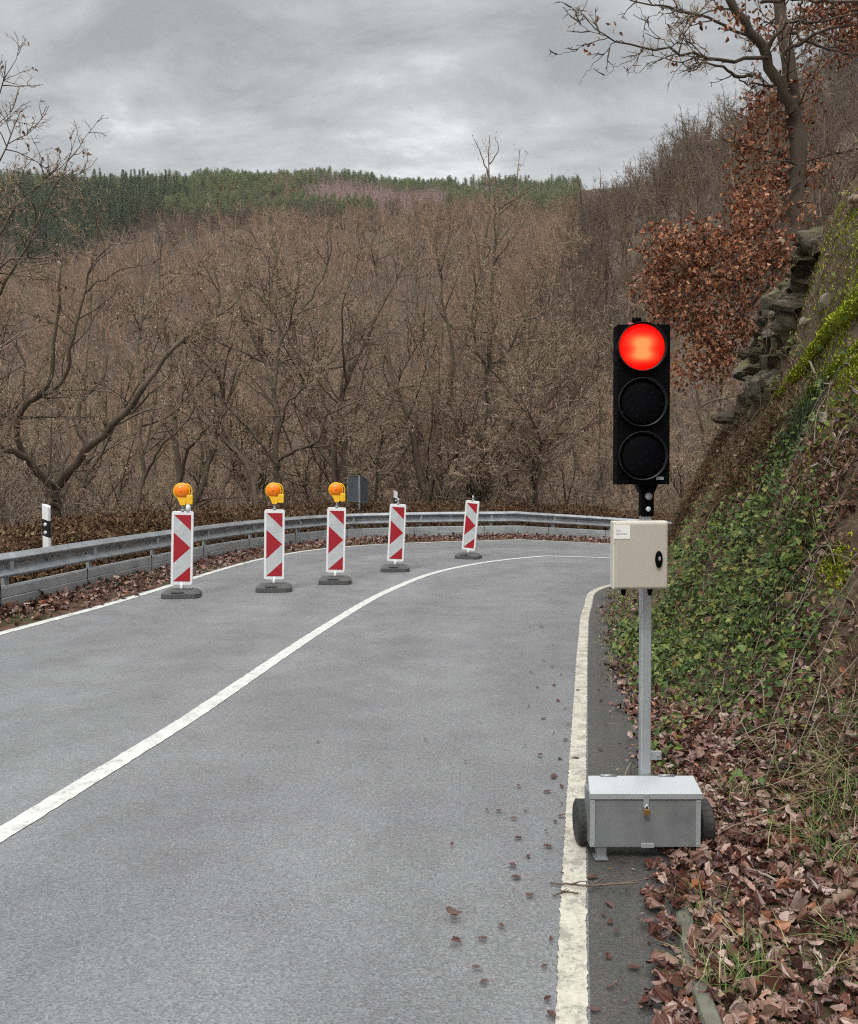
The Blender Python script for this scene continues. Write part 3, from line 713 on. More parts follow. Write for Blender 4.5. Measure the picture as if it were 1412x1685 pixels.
# ------------------------------------------------------------------ woods on the far hills (uncountable)
SRC = bpy.data.collections.new('wood_sources')
def src_collection(name, geos, mats):
    c = bpy.data.collections.new(name)
    for k, g in enumerate(geos):
        o = g.build('%s_source' % name, mats); COL.objects.unlink(o); c.objects.link(o)
        o.name = '%s_%02d' % (name, k)
    return c
def scatter_gn(name, pts, scale, rot, coll, nvar, seed=0):
    me = bpy.data.meshes.new(name); me.vertices.add(len(pts)); me.vertices.foreach_set('co', np.asarray(pts, np.float32).ravel())
    for an, arr, ty in (('scl', scale, 'FLOAT'), ('rot', rot, 'FLOAT')):
        a = me.attributes.new(an, ty, 'POINT'); a.data.foreach_set('value', np.asarray(arr, np.float32))
    a = me.attributes.new('idx', 'INT', 'POINT'); a.data.foreach_set('value', np.random.RandomState(seed).randint(0, nvar, len(pts)).astype(np.int32))
    me.update()
    o = bpy.data.objects.new(name, me); COL.objects.link(o)
    ng = bpy.data.node_groups.new(name+'_nodes', 'GeometryNodeTree')
    ng.interface.new_socket('Geometry', in_out='INPUT', socket_type='NodeSocketGeometry'); ng.interface.new_socket('Geometry', in_out='OUTPUT', socket_type='NodeSocketGeometry')
    n = ng.nodes.new; L = ng.links.new
    gi, go = n('NodeGroupInput'), n('NodeGroupOutput'); iop = n('GeometryNodeInstanceOnPoints')
    ci = n('GeometryNodeCollectionInfo'); ci.inputs['Collection'].default_value = coll; ci.inputs['Separate Children'].default_value = True; ci.inputs['Reset Children'].default_value = True
    def attr(nm, ty):
        q = n('GeometryNodeInputNamedAttribute'); q.data_type = ty; q.inputs['Name'].default_value = nm; return q.outputs['Attribute']
    cb = n('ShaderNodeCombineXYZ'); L(attr('rot', 'FLOAT'), cb.inputs[2])
    L(gi.outputs[0], iop.inputs['Points']); L(ci.outputs[0], iop.inputs['Instance']); iop.inputs['Pick Instance'].default_value = True
    L(attr('idx', 'INT'), iop.inputs['Instance Index']); L(cb.outputs[0], iop.inputs['Rotation']); L(attr('scl', 'FLOAT'), iop.inputs['Scale'])
    L(iop.outputs[0], go.inputs[0])
    md = o.modifiers.new('scatter', 'NODES'); md.node_group = ng
    return o
def far_tree(seed, h, r, lv, twig, forks=4):
    rng = np.random.RandomState(seed); limbs = trunk_limbs(rng, h, r, .1, forks, .3)
    tg, cg = tree_mesh(seed+5, limbs, lv, leaves=0, twig_min=twig, trunk_sides=5, up=.02)
    g = Geo(); g.v = tg.v+cg.v; g.n = tg.n+cg.n
    g.f = tg.f+[(f+tg.n, mi, s) for f, mi, s in cg.f]
    return g
far_geos = [far_tree(200+k, 11.5, .15, [(1.5, .40, 5, 4, .05), (2.6, .45, 4, 3, .1), (4.2, .5, 3, 3, .1)], .019) for k in range(6)]
birch_geos = [far_tree(220+k, 13, .10, [(1.6, .22, 4, 3, .25), (2.2, .4, 3, 3, .1)], .035, 1) for k in range(4)]
def conifer(seed, h, w, tiers, open_=0.0, bare=.2):
    rng = np.random.RandomState(seed); g = Geo()
    v, f = tubes(np.array([[(0, 0, -1), (0, 0, h*.5), (0, 0, h)]]), np.array([[.2, .13, .03]]), 5); g.add(v, f, 0)
    pos, siz = [], []
    for k in range(tiers):
        t = bare+(1-bare)*k/tiers; z = h*t; rad = w*((1-t)**.8 if open_ == 0 else math.sin(math.pi*(.18+.80*(t-bare)/(1-bare)))**.7)+.15
        for j in range(rng.randint(6, 9)):
            a = rng.rand()*6.28; rr = rad*rng.uniform(.55, 1.1)
            m = max(3, int(rr*5))
            for q in range(m):
                u = (q+1)/m
                pos.append((math.cos(a)*rr*u+rng.randn()*.12, math.sin(a)*rr*u+rng.randn()*.12, z-rr*u*(.30 if open_ == 0 else -.12)+rng.randn()*.15)); siz.append(.75*(1-.35*u)*(.7 if open_ else .8))
    v, f = leaf_quads(rng, np.array(pos), np.array(siz), -.2); g.add(v, f, 1, False)
    return g
spruce_geos = [conifer(300+k, 18, 2.6, 24) for k in range(4)]
pine_geos = [conifer(320+k, 14, 2.4, 13, 1.0, .42) for k in range(5)]
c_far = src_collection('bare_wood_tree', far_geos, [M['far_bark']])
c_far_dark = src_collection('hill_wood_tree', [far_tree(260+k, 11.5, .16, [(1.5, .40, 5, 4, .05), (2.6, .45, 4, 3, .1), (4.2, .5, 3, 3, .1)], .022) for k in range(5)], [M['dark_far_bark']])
c_birch = src_collection('birch_wood_tree', birch_geos, [M['birch']])
c_spruce = src_collection('spruce_wood_tree', spruce_geos, [M['far_bark'], M['spruce']])
c_pine = src_collection('pine_wood_tree', pine_geos, [M['far_bark'], M['pine']])
def cone_pts(rng, n, y0, y1, kx=.62):
    u = rng.rand(n); y = np.sqrt(u*(y1**2-y0**2)+y0**2); x = rng.uniform(-kx, kx, n)*y; return x, y
def px_of(x, y, z):
    c, s = math.cos(PITCH), math.sin(PITCH); f = y*c-(z-CAMZ)*s; v = y*s+(z-CAMZ)*c
    return 706+FPX*x/f, 842.5-FPX*v/f
def woods():
    rng = np.random.RandomState(21)
    x, y = cone_pts(rng, 9000, 58, 470)
    ya = rng.uniform(60, 225, 1500); x = np.concatenate([x, .19*ya+rng.uniform(-32, 0, 1500)]); y = np.concatenate([y, ya])
    z = hill_z(x, y); q = -sdist(RAIL, x, y)
    edge = 318+fbm(x*.02, y*.02)*70+x*.05
    right = (x-.19*y) > -4
    pine = (y > edge) & ~right
    az = x/y
    spr = (az < -.32+fbm(y*.05, x*.05)*.16-(330-y)*.0006) & (y > 262+fbm(x*.04, y*0+4)*40) & (y < 372) & ~right
    bir = pine & (az > -.16+fbm(y*.02, x*.02)*.06) & (az < .02) & (y > 368+fbm(x*.05, y*.03)*40) & (y < 425)
    b = (~pine & ~spr & (q > 36)) | (right & (q > 30))
    b &= (y < 330) | ~right
    # thin the near part: the thicket stands there
    dk = b & (x-.19*y > -2) & (y > 70); b &= ~dk
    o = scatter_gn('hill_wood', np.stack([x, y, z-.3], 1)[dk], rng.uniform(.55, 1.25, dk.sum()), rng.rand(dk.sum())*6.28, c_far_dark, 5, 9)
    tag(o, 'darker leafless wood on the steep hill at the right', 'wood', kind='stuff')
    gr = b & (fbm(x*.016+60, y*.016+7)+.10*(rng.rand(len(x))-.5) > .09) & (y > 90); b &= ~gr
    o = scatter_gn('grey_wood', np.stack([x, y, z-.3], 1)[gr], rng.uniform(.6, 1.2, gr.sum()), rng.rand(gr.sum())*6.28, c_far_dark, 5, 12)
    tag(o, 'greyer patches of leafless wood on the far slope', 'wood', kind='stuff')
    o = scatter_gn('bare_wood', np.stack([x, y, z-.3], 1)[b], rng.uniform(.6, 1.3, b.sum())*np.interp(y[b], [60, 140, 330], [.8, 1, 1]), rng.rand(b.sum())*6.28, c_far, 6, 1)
    tag(o, 'brown leafless wood covering the far hillsides', 'wood', kind='stuff')
    x2, y2 = cone_pts(rng, 17000, 285, 470); z2 = hill_z(x2, y2)
    e2 = 318+fbm(x2*.02, y2*.02)*70+x2*.05; r2 = (x2-.19*y2) > -4; az2 = x2/y2
    bir2 = (az2 > -.15+fbm(y2*.02, x2*.02)*.06) & (az2 < .02) & (y2 > 318+fbm(x2*.05, y2*.03)*30+(.02-az2)*90) & (y2 < 405) & ~r2
    p = (y2 > e2) & ~r2 & ~bir2; mix = p & (fbm(x2*.045+90, y2*.045)+.25*(rng.rand(len(x2))-.5) > .10); p &= ~mix
    o = scatter_gn('pine_wood', np.stack([x2, y2, z2-.3], 1)[p], rng.uniform(.32, .72, p.sum()), rng.rand(p.sum())*6.28, c_pine, 5, 2)
    tag(o, 'green pine wood along the far ridge under the sky', 'wood', kind='stuff')
    o = scatter_gn('ridge_wood', np.stack([x2, y2, z2-.3], 1)[mix], rng.uniform(.4, .8, mix.sum()), rng.rand(mix.sum())*6.28, c_far, 6, 7)
    tag(o, 'brown leafless trees mixed into the pines on the far ridge', 'wood', kind='stuff')
    o = scatter_gn('birch_wood', np.stack([x2, y2, z2-.3], 1)[bir2], rng.uniform(.55, .9, bir2.sum()), rng.rand(bir2.sum())*6.28, c_birch, 4, 3)
    tag(o, 'purplish bare birch patch amid the ridge pines', 'wood', kind='stuff')
    x3, y3 = cone_pts(rng, 4200, 262, 372); z3 = hill_z(x3, y3); s3 = (x3/y3 < -.32+fbm(y3*.05, x3*.05)*.16-(330-y3)*.0006) & (y3 > 262+fbm(x3*.04, y3*0+4)*40)
    o = scatter_gn('spruce_wood', np.stack([x3, y3, z3-.3], 1)[s3], rng.uniform(.5, .9, s3.sum()), rng.rand(s3.sum())*6.28, c_spruce, 4, 4)
    tag(o, 'dark spruce stand on the far slope at the left', 'wood', kind='stuff')
woods()

# ------------------------------------------------------------------ guardrail
def build_rail():
    e = empty('guardrail', (0, 0, 0)); P = catmull(RAIL[::5], 420); N2 = normals2(P)
    zb = zr(P[:, 0], P[:, 1])
    def sweep(prof, name, mat):
        k = len(prof)
        V = np.stack([np.concatenate([P-N2*a, (zb+h)[:, None]], 1) for a, h in prof], 1).reshape(-1, 3)
        n = len(P); i = np.arange(n-1)[:, None]*k; j = np.arange(k)[None]
        F = np.stack([i+j, i+(j+1) % k, i+k+(j+1) % k, i+k+j], -1).reshape(-1, 4)
        g = Geo(); g.add(V, F, 0, False); return g
    out = [(.0, .412), (.06, .412), (.092, .436), (.092, .448), (.014, .525), (.008, .560), (.088, .628), (.092, .642), (.034, .698), (.0, .703)]
    prof = out+[(a-.006, h) for a, h in out[::-1]]
    g = sweep(prof, 'beam', None)
    # joint laps and bolts
    seg = np.linalg.norm(np.diff(P, axis=0), axis=1); cum = np.concatenate([[0], np.cumsum(seg)])
    def at(s):
        k = min(max(np.searchsorted(cum, s)-1, 0), len(seg)-1); t = (s-cum[k])/seg[k]
        p = P[k]*(1-t)+P[k+1]*t; n = N2[k]; return p, n, float(zr(np.array(p[0]), np.array(p[1])))
    for s in np.arange(1.0, cum[-1]-1, 1.0):
        p, n, z = at(s); c = p-n*.016; a = math.atan2(-n[1], -n[0])
        g.box((c[0], c[1], z+.535), (.024, .010, .022), 1, rot=Matrix.Rotation(a, 3, 'Z'))
    g.build('beam', [M['galv'], M['dark_refl']], e)
    low = [(.02, .03), (.036, .045), (.040, .16), (.032, .17), (.040, .18), (.036, .285), (.020, .305), (-.02, .308), (-.02, .298), (.015, .28), (.02, .06), (.005, .03)]
    g = sweep(low, 'kick', None)
    for s in np.arange(1.0, cum[-1]-1, 2.0):
        p, n, z = at(s); c = p-n*.038; a = math.atan2(-n[1], -n[0])
        g.box((c[0], c[1], z+.20), (.009, .010, .25), 1, rot=Matrix.Rotation(a, 3, 'Z'))
    g.build('underrun_panel', [M['galv_dull'], M['dark_refl']], e)
    for s in np.arange(1.2, cum[-1]-1, 2.0):
        p, n, z = at(s); a = math.atan2(-n[1], -n[0])
        if not (-.7*max(p[1], 0)-2 < p[0] < .4*p[1]+2 and p[1] > 3): continue
        q = p+n*.045
        h = Geo(); rot = Matrix.Rotation(a, 3, 'Z')
        h.box((0, 0, .2), (.05, .10, .9), 0, .006, None)
        h.box((.055, 0, .535), (.10, .07, .22), 0, .006)
        o = h.build('post', M['galv_dull'], e); o.location = (q[0], q[1], z+.0); o.rotation_euler = (0, 0, a)
    tag(e, 'galvanised steel guardrail with lower panel along the outside of the bend', 'guardrail')
build_rail()

# ------------------------------------------------------------------ beacons with lamps
BASE_OUT = None
def beacon(loc, rz, lean, lamp, label, spare=False, pin=.10):
    e = empty('warning_beacon', loc, rz)
    g = Geo()                                   # rubber foot
    w, d_, h = .50, .36, .12
    def ring(wx, dy, z, cut): return [(-wx+cut, -dy, z), (wx-cut, -dy, z), (wx, -dy+cut, z), (wx, dy-cut, z), (wx-cut, dy, z), (-wx+cut, dy, z), (-wx, dy-cut, z), (-wx, -dy+cut, z)]
    rs = [ring(w/2, d_/2, 0.004, .06), ring(w/2, d_/2, .060, .06), ring(w/2-.05, d_/2-.05, .102, .05), ring(w/2-.06, d_/2-.06, .108, .05)]
    vs = [p for r_ in rs for p in r_]; fs = [list(range(8))[::-1], [24+i for i in range(8)]]
    for k in range(3): fs += [[k*8+i, k*8+(i+1) % 8, (k+1)*8+(i+1) % 8, (k+1)*8+i] for i in range(8)]
    g.add(vs, fs, 0, False)
    g.box((-.03, -.160, .082), (.16, .03, .022), 1, .004, Matrix.Rotation(R(-40), 3, 'X'))
    g.box((.04, -.02, .108), (.20, .12, .022), 0, .006)
    g.build('rubber_foot', [M['rubber'], M['dark_refl']], e)
    t = empty('panel', (0, 0, .115)); t.parent = e; t.rotation_euler = (R(-1.0), lean, 0)
    bpy.data.objects.remove(t)
    rot = Matrix.Translation((0, 0, .11)) @ Matrix.Rotation(lean, 4, 'Y')
    def put(gm, name, mats):
        o = gm.build(name, mats, e); o.matrix_local = rot; return o
    s = Geo(); s.tube([(0, 0, -.03), (0, 0, .09)], .026, 12); put(s, 'stub_post', M['white_paint'])
    b = bmesh.new(); bmesh.ops.create_cube(b, size=1); bmesh.ops.scale(b, vec=(.285, .045, 1.0), verts=b.verts)
    ed = [q for q in b.edges if abs(q.verts[0].co.y-q.verts[1].co.y) > .01]
    bmesh.ops.bevel(b, geom=ed, offset=.03, segments=4, affect='EDGES', profile=.5)
    bmesh.ops.bevel(b, geom=[q for q in b.edges if abs(q.verts[0].co.y-q.verts[1].co.y) < 1e-4 and q.calc_length() < 2], offset=.004, segments=1, affect='EDGES')
    s = Geo(); s.bm(b, (0, 0, .555)); fr = put(s, 'frame', M['white_paint'])
    W2, H0, H1 = .112, .105, 1.005
    U = lambda u, v: ((u*2-1)*W2, H0+(H1-H0)*v)
    polys = [(1, [(0, 1), (1, 1), (1, .765)]), (0, [(0, 1), (1, .765), (1, .507), (0, .737)]), (1, [(0, .737), (1, .507), (0, .272)]),
             (0, [(0, .272), (1, .507), (1, .227), (0, 0)]), (1, [(1, .227), (1, 0), (0, 0)])]
    f = Geo()
    for mi, pl in polys:
        f.prism([U(*p) for p in pl], -.0255, -.0242, mi)
    put(f, 'reflective_face', [M['refl_white'], M['refl_red']])
    p = Geo(); p.tube([(0, 0, 1.045), (0, 0, 1.06+pin)], .019, 10); p.lathe([(.03, 1.05), (.03, 1.07), (.02, 1.083)], (0, 0, 0), 'Z', 12)
    put(p, 'lamp_pin', M['galv'])
    if spare:
        p = Geo(); p.tube([(.07, 0, 1.05), (.07, 0, 1.155)], .034, 14); put(p, 'battery_tube', M['white_paint'])
    if lamp:
        zc = 1.325; L = Geo()
        r0 = .100
        L.lathe([(0, .062), (.03, .060), (.06, .052), (.085, .036), (.098, .012), (r0, 0), (r0, -.05), (.08, -.062), (0, -.066)], (-.02, 0, zc), 'Y', 32)
        o = put(L, 'amber_lens', M['amber'])
        hb = Geo(); hb.lathe([(0, .0665), (.016, .0655), (.02, .0600), (.02, .05)], (-.02, 0, zc), 'Y', 16); put(hb, 'lens_hub', M['amber_hub'])
        rm = Geo()
        ring_p = [(-.02+.104*math.cos(a), 0, zc+.104*math.sin(a)) for a in np.linspace(0, 2*math.pi, 33)]
        rm.tube(ring_p, .009, 6); put(rm, 'lens_rim', M['yellow'])
        bd = Geo()
        bd.prism([(-.075, zc-.085), (.055, zc-.085), (.03, zc-.19), (-.03, zc-.19)], -.035, .035)
        bd.box((.085, 0, zc-.115), (.085, .075, .125), 0, .012); bd.box((.02, 0, zc-.135), (.09, .06, .075), 0, .01)
        put(bd, 'lamp_body', M['yellow'])
        hd = Geo(); hd.tube([(.03+.085*math.cos(a), 0, zc-.005+.105*math.sin(a)) for a in np.linspace(R(85), R(-35), 14)], .0075, 6)
        put(hd, 'carry_handle', M['yellow'])
    return tag(e, label, 'warning beacon', 'red and white chevron beacons across the left lane')
def ground(px, py): return tuple(pixz(px, py, 0.0))
p1, p2, p3, p4, p5 = ground(297, 978), ground(450, 969), ground(551, 958), ground(650, 938), ground(771, 917)
beacon((-3.353, 11.15, 0), R(8), R(1.6), True, 'nearest red and white beacon with orange lamp and extra white tube beside it', True)
beacon((-2.212, 11.75, 0), R(6), R(.9), True, 'red and white beacon with orange lamp, second from the left')
beacon((-1.436, 12.60, 0), R(5), R(1.6), True, 'red and white beacon with orange lamp in front of the grey sign backs')
beacon((-0.589, 14.30, 0), R(4), R(3.0), False, 'tilted beacon without lamp standing in front of a delineator post', pin=.10)
beacon((0.793, 16.60, 0), R(-22), R(5.0), False, 'farthest, most tilted beacon without lamp close to the white line', pin=.10)

# ------------------------------------------------------------------ delineator posts
def delineator(loc, h, label, rz):
    e = empty('delineator_post', loc, rz); w = .12
    def sec(z0, z1, slope0, slope1):
        # rounded triangular hollow post section, front towards -y; faces cut on a slant
        pts = [(-w/2, -.02), (-w/2+.015, -.045), (w/2-.015, -.045), (w/2, -.02), (.02, .06), (-.02, .06)]
        vs = [(x, y, z0+slope0*x) for x, y in pts]+[(x, y, z1+slope1*x) for x, y in pts]; n = 6
        return vs, [list(range(n))[::-1], [n+i for i in range(n)]]+[[i, (i+1) % n, n+(i+1) % n, n+i] for i in range(n)]
    g = Geo(); g.add(*sec(0, h-.44, 0, -.35), 0, False); g.add(*sec(h-.20, h, -.35, -.5), 0, False); g.build('white_post', M['white_paint'], e)
    g = Geo(); g.add(*sec(h-.44, h-.20, -.35, -.35), 0, False); g.build('black_band', M['dark_refl'], e)
    for z in (h-.27, h-.385):
        g = Geo(); g.lathe([(.028, 0), (.028, .006), (.02, .010), (0, .011)], (0, -.045, z), 'Y', 18); g.build('reflector', M['silver'], e)
    return tag(e, label, 'delineator post')
a = pix(77, 832, 11.8); delineator((a[0], a[1], .18), a[2]-.18, 'white and black delineator post with two round reflectors in front of the gnarled oak', R(-8))
a = pix(651, 808, 23.4); delineator((a[0], a[1], .25), a[2]-.25, 'white delineator post half hidden behind the fourth beacon', R(10))

# ------------------------------------------------------------------ sign backs
def sign_backs():
    a, b, c = pix(573, 783, 23.3), pix(591, 785, 22.5), pix(605, 786, 23.4)
    e = empty('chevron_sign', (b[0], b[1], .3))
    def panel(p, q, z0, z1, name):
        p = np.array([p[0]-b[0], p[1]-b[1]]); q = np.array([q[0]-b[0], q[1]-b[1]])
        L_ = np.linalg.norm(q-p); ang = math.atan2(q[1]-p[1], q[0]-p[0]); m = (p+q)/2
        g = Geo(); g.box((0, 0, 0), (L_-.02, .02, z1-z0), 0, .004)
        for sx in (-1, 1): g.box((sx*(L_/2-.012), 0, 0), (.024, .045, z1-z0+.02), 1, .004)
        g.box((0, 0, (z1-z0)/2), (L_-.05, .04, .02), 1, .004); g.box((0, 0, -(z1-z0)/2), (L_-.05, .04, .02), 1, .004)
        o = g.build('sign_panel', [M['sign_back'], M['galv']], e); o.location = (m[0], m[1], (z0+z1)/2-.3); o.rotation_euler = (0, 0, ang)
    z1 = a[2]; z0 = pix(573, 822, 25.0)[2]
    panel(a, b, z0, z1, ''); panel(b, c, z0-.02, z1-.02, '')
    for p in (a, b):
        g = Geo(); g.tube([(p[0]-b[0], p[1]-b[1]+.04, -.2), (p[0]-b[0], p[1]-b[1]+.04, z1-.32)], .03, 10); g.build('sign_post', M['galv'], e)
    tag(e, 'pair of grey sign backs set in a V behind the guardrail', 'road sign')
sign_backs()

# ------------------------------------------------------------------ mobile traffic light
def mat_red():
    m, nt, b = new_mat('red_signal_light')
    tc = nt.nodes.new('ShaderNodeTexCoord'); sp = nt.nodes.new('ShaderNodeSeparateXYZ'); nt.links.new(tc.outputs['Object'], sp.inputs[0])
    ax = math_n(nt, 'ABSOLUTE', sp.outputs[0]); az = math_n(nt, 'ABSOLUTE', math_n(nt, 'ADD', sp.outputs[2], 0.006))
    # the lamp's peanut-shaped bright image behind the ribbed lens
    def lobe(z0, sx, sz):
        e = math_n(nt, 'ADD', math_n(nt, 'POWER', math_n(nt, 'DIVIDE', ax, sx), 2.4), math_n(nt, 'POWER', math_n(nt, 'ABSOLUTE', math_n(nt, 'DIVIDE', math_n(nt, 'SUBTRACT', sp.outputs[2], z0), sz)), 2.2))
        return math_n(nt, 'POWER', 2.718, math_n(nt, 'MULTIPLY', e, -1.0))
    k = math_n(nt, 'MINIMUM', math_n(nt, 'ADD', lobe(.020, .048, .026), math_n(nt, 'ADD', lobe(-.036, .048, .022), math_n(nt, 'MULTIPLY', lobe(-.008, .034, .03), .6))), 1.0)
    rib = math_n(nt, 'MULTIPLY_ADD', math_n(nt, 'SINE', math_n(nt, 'MULTIPLY', sp.outputs[2], 900.0)), 0.08, 0.92)
    c = mixc(nt, k, (1.0, 0.004, 0.003), (1.0, 0.24, 0.07))
    nt.links.new(c, b.inputs['Emission Color']); nt.links.new(math_n(nt, 'MULTIPLY', rib, math_n(nt, 'MULTIPLY_ADD', k, 0.40, 0.62)), b.inputs['Emission Strength'])
    b.inputs['Base Color'].default_value = (0.3, 0.003, 0.002, 1); b.inputs['Roughness'].default_value = 0.3; b.inputs['Specular IOR Level'].default_value = 0.08
    return m
M['red_lit'] = mat_red()
def traffic_light():
    YB = 3.56                                   # post
    P0 = np.array([.944, YB, 0.0])
    e = empty('traffic_light', tuple(P0)); lean = R(-.35)
    def put(g, name, mats, off=(0, 0, 0), rz=0):
        o = g.build(name, mats, e); o.location = off; o.rotation_euler = (0, lean, rz); return o
    rel = lambda px, py, d: pix(px, py, d)-P0
    # post
    top = rel(1055, 800, YB)[2]; g = Geo(); g.box((0, 0, (.10+top)/2), (.043, .043, top-.10), 0, .004)
    g.box((-.0225, 0, (.10+top)/2), (.003, .030, top-.12), 1)
    g.box((.045, 0, rel(1077, 1243, YB)[2]), (.055, .006, .040), 0, .002)
    g.lathe([(.006, 0), (.006, .003)], (.058, -.004, rel(1077, 1243, YB)[2]), 'Y', 10, 1)
    put(g, 'post', [M['post_steel'], M['galv_dull']])
    # clamp below the head
    hb = rel(1060, 797, YB-.03)[2]
    g = Geo(); g.box((0, -.004, hb-.085), (.054, .060, .105), 0, .006); g.prism([(-.03, hb-.035), (.03, hb-.035), (.045, hb+.002), (-.045, hb+.002)], -.03, .03, 0)
    g.lathe([(.011, 0), (.011, .006), (.006, .009), (0, .009)], (0, -.036, hb-.105), 'Y', 12, 1)
    g.lathe([(.016, 0), (.016, .006), (.006, .009), (0, .009)], (0.002, -.036, hb-.05), 'Y', 12, 2)
    put(g, 'clamp', [M['black'], M['silver'], M['galv_dull']])
    # head
    xl, xr = rel(1020, 660, 3.46)[0], rel(1107.5, 660, 3.46)[0]; zt, zb = rel(1060, 533, 3.46)[2], rel(1060, 797, 3.46)[2]
    cx, cz = (xl+xr)/2, (zt+zb)/2
    h = empty('head'); bpy.data.objects.remove(h)
    g = Geo(); g.box((cx, -.062, cz), (xr-xl, .076, zt-zb), 0, .004)
    hd = put(g, 'signal_head', M['black'])
    for k, (py, nm) in enumerate(((571, 'red'), (662, 'amber'), (750, 'green'))):
        zc = rel(1061, py, 3.46)[2]; c = rel(1061, py, 3.46)[0]
        g = Geo()
        ro, ri, dp = .1015, .0990, .026
        g.lathe([(ri-.004, -.01), (ro, -.01), (ro, dp), (ri, dp), (ri-.004, -.008)], (0, 0, 0), 'Y', 48)
        o = put(g, 'lens_hood', M['hood'], (c, -.100, zc)); o.parent = hd; o.rotation_euler = (0, 0, 0)
        g = Geo(); g.lathe([(.099, -.004), (.094, .004), (.072, .010), (.04, .013), (0, .014)], (0, 0, 0), 'Y', 48)
        o = put(g, '%s_lens' % nm, M['red_lit'] if k == 0 else M['black_gloss'], (c, -.1005, zc)); o.parent = hd; o.rotation_euler = (0, 0, 0)
    # small maker's plate with fine print
    z = rel(1090, 787, 3.46); g = Geo(); g.box((z[0]-.001, -.1015, z[2]), (.030, .002, .012), 0)
    for q in range(5): g.box((z[0]-.012+q*.0055, -.1028, z[2]), (.0035, .0006, .007), 1)
    o = g.build('maker_plate', [M['silver'], M['ink']], e); o.parent = hd
    g = Geo(); g.lathe([(.030, zt-.002), (.030, zt+.006), (.017, zt+.010), (.015, zt+.022), (.021, zt+.026), (.021, zt+.036), (.016, zt+.040)], (cx-.01, -.02, 0), 'Z', 16)
    g.tube([(cx-.01, -.02, zt+.012), (cx-.04, -.03, zt+.013), (cx-.055, -.03, zt+.002)], .007, 6, 1)
    o = g.build('top_fitting', [M['black'], M['red_refl']], e); o.parent = hd
    # control cabinet
    d = 3.40; x0, x1 = rel(1013, 910, d)[0], rel(1103.5, 910, d)[0]; z1, z0 = rel(1056, 857.5, d)[2], rel(1056, 970, d)[2]
    cx2, cz2 = (x0+x1)/2, (z0+z1)/2; w, hh = x1-x0, z1-z0
    cab = Geo(); cab.box((cx2, -.122, cz2), (w, .056, hh), 0, .005)
    cabo = put(cab, 'control_cabinet', M['beige_edge'])
    dr = Geo(); dr.box((cx2, -.158, cz2), (w-.010, .020, hh-.010), 0, .008, None, 3)
    do = dr.build('cabinet_door', M['beige'], cabo)
    lk = Geo(); px_, pz_ = rel(1086, 919, d)[0], rel(1086, 920, d)[2]
    lk.lathe([(.0145, -.002), (.0145, .010), (.011, .014), (0, .014)], (0, 0, 0), 'Y', 20, 0, True, Matrix.Translation((px_, -.168, pz_)) @ Matrix.Scale(2.4, 4, (0, 0, 1)))
    lk.box((px_, -.184, pz_+.004), (.008, .006, .016), 1, .002)
    lk.build('door_lock', [M['black'], M['galv_dull']], cabo)
    st = Geo(); sx0, sx1 = rel(1013, 877, d)[0], rel(1039.5, 877, d)[0]; sz1, sz0 = rel(1020, 863, d)[2], rel(1020, 886, d)[2]
    st.box(((sx0+sx1)/2, -.1690, (sz0+sz1)/2), (sx1-sx0, .0012, sz1-sz0), 0)
    so = st.build('sticker', M['sticker'], cabo)
    for txt, fx, fz, sz in (('Otto', .10, .52, .013), ('Ingenieurbau', .10, .30, .0125)):
        cu = bpy.data.curves.new('lettering', 'FONT'); cu.body = txt; cu.size = sz; cu.space_character = .85
        tmp = bpy.data.objects.new('lettering', cu); COL.objects.link(tmp)
        bpy.context.view_layer.update()
        me = bpy.data.meshes.new_from_object(tmp.evaluated_get(bpy.context.evaluated_depsgraph_get())); bpy.data.objects.remove(tmp)
        me.materials.clear(); me.materials.append(M['ink'])
        o = bpy.data.objects.new('lettering', me); COL.objects.link(o); o.parent = cabo
        o.rotation_euler = (math.pi/2, 0, 0); o.location = (sx0+(sx1-sx0)*fx, -.1700, sz0+(sz1-sz0)*fz); o.scale = (.86, 1, 1)
    for px in (1033, 1077):
        q = rel(px, 973, d); g = Geo(); g.lathe([(.011, .012), (.011, -.012), (.008, -.016), (.008, -.022)], (q[0], -.115, z0-.008), 'Z', 12); g.build('cable_gland', M['black'], cabo)
    # trailer box
    dB = 3.40; bx0, bx1 = rel(971.5, 1350, dB)[0], rel(1153.5, 1350, dB)[0]; fz1, fz0 = rel(1060, 1306, dB)[2], rel(1060, 1395, dB)[2]
    yf = dB-YB; dep = .13
    bc = (bx0+bx1)/2; bw = bx1-bx0
    g = Geo(); g.box((bc, yf+dep/2+.004, (fz0+fz1)/2-.004), (bw, dep, fz1-fz0-.008), 0, .003)
    for sx in (-1, 1):
        g.box((bc+sx*(bw/2-.010), yf+.0025, (fz0+fz1)/2-.012), (.020, .004, fz1-fz0-.03), 1, .001)
        for sz in (fz0+.014, fz1-.034): g.lathe([(.004, 0), (.003, .002), (0, .003)], (bc+sx*(bw/2-.010), yf, sz), 'Y', 8, 1)
    g.box((bc+.01, yf+.002, fz0+.008), (.055, .006, .018), 1, .001)
    box = g.build('battery_box', [M['steel_box'], M['steel_lid']], e)
    g = Geo(); zl = fz1; bk = zl+.012; o_ = .004
    bk = zl+.030
    a = [(bc-bw/2-o_, yf-.004, zl), (bc+bw/2+o_, yf-.004, zl), (bc+bw/2+.006, yf+dep-.004, bk), (bc-bw/2+.014, yf+dep-.004, bk)]
    lo = [(x, y, zl-.022) for x, y, z in a]
    g.add(a+lo, [[0, 1, 2, 3], [4, 7, 6, 5], [1, 0, 4, 5], [2, 1, 5, 6], [3, 2, 6, 7], [0, 3, 7, 4]], 0, False)
    lid = g.build('lid', M['steel_lid'], box)
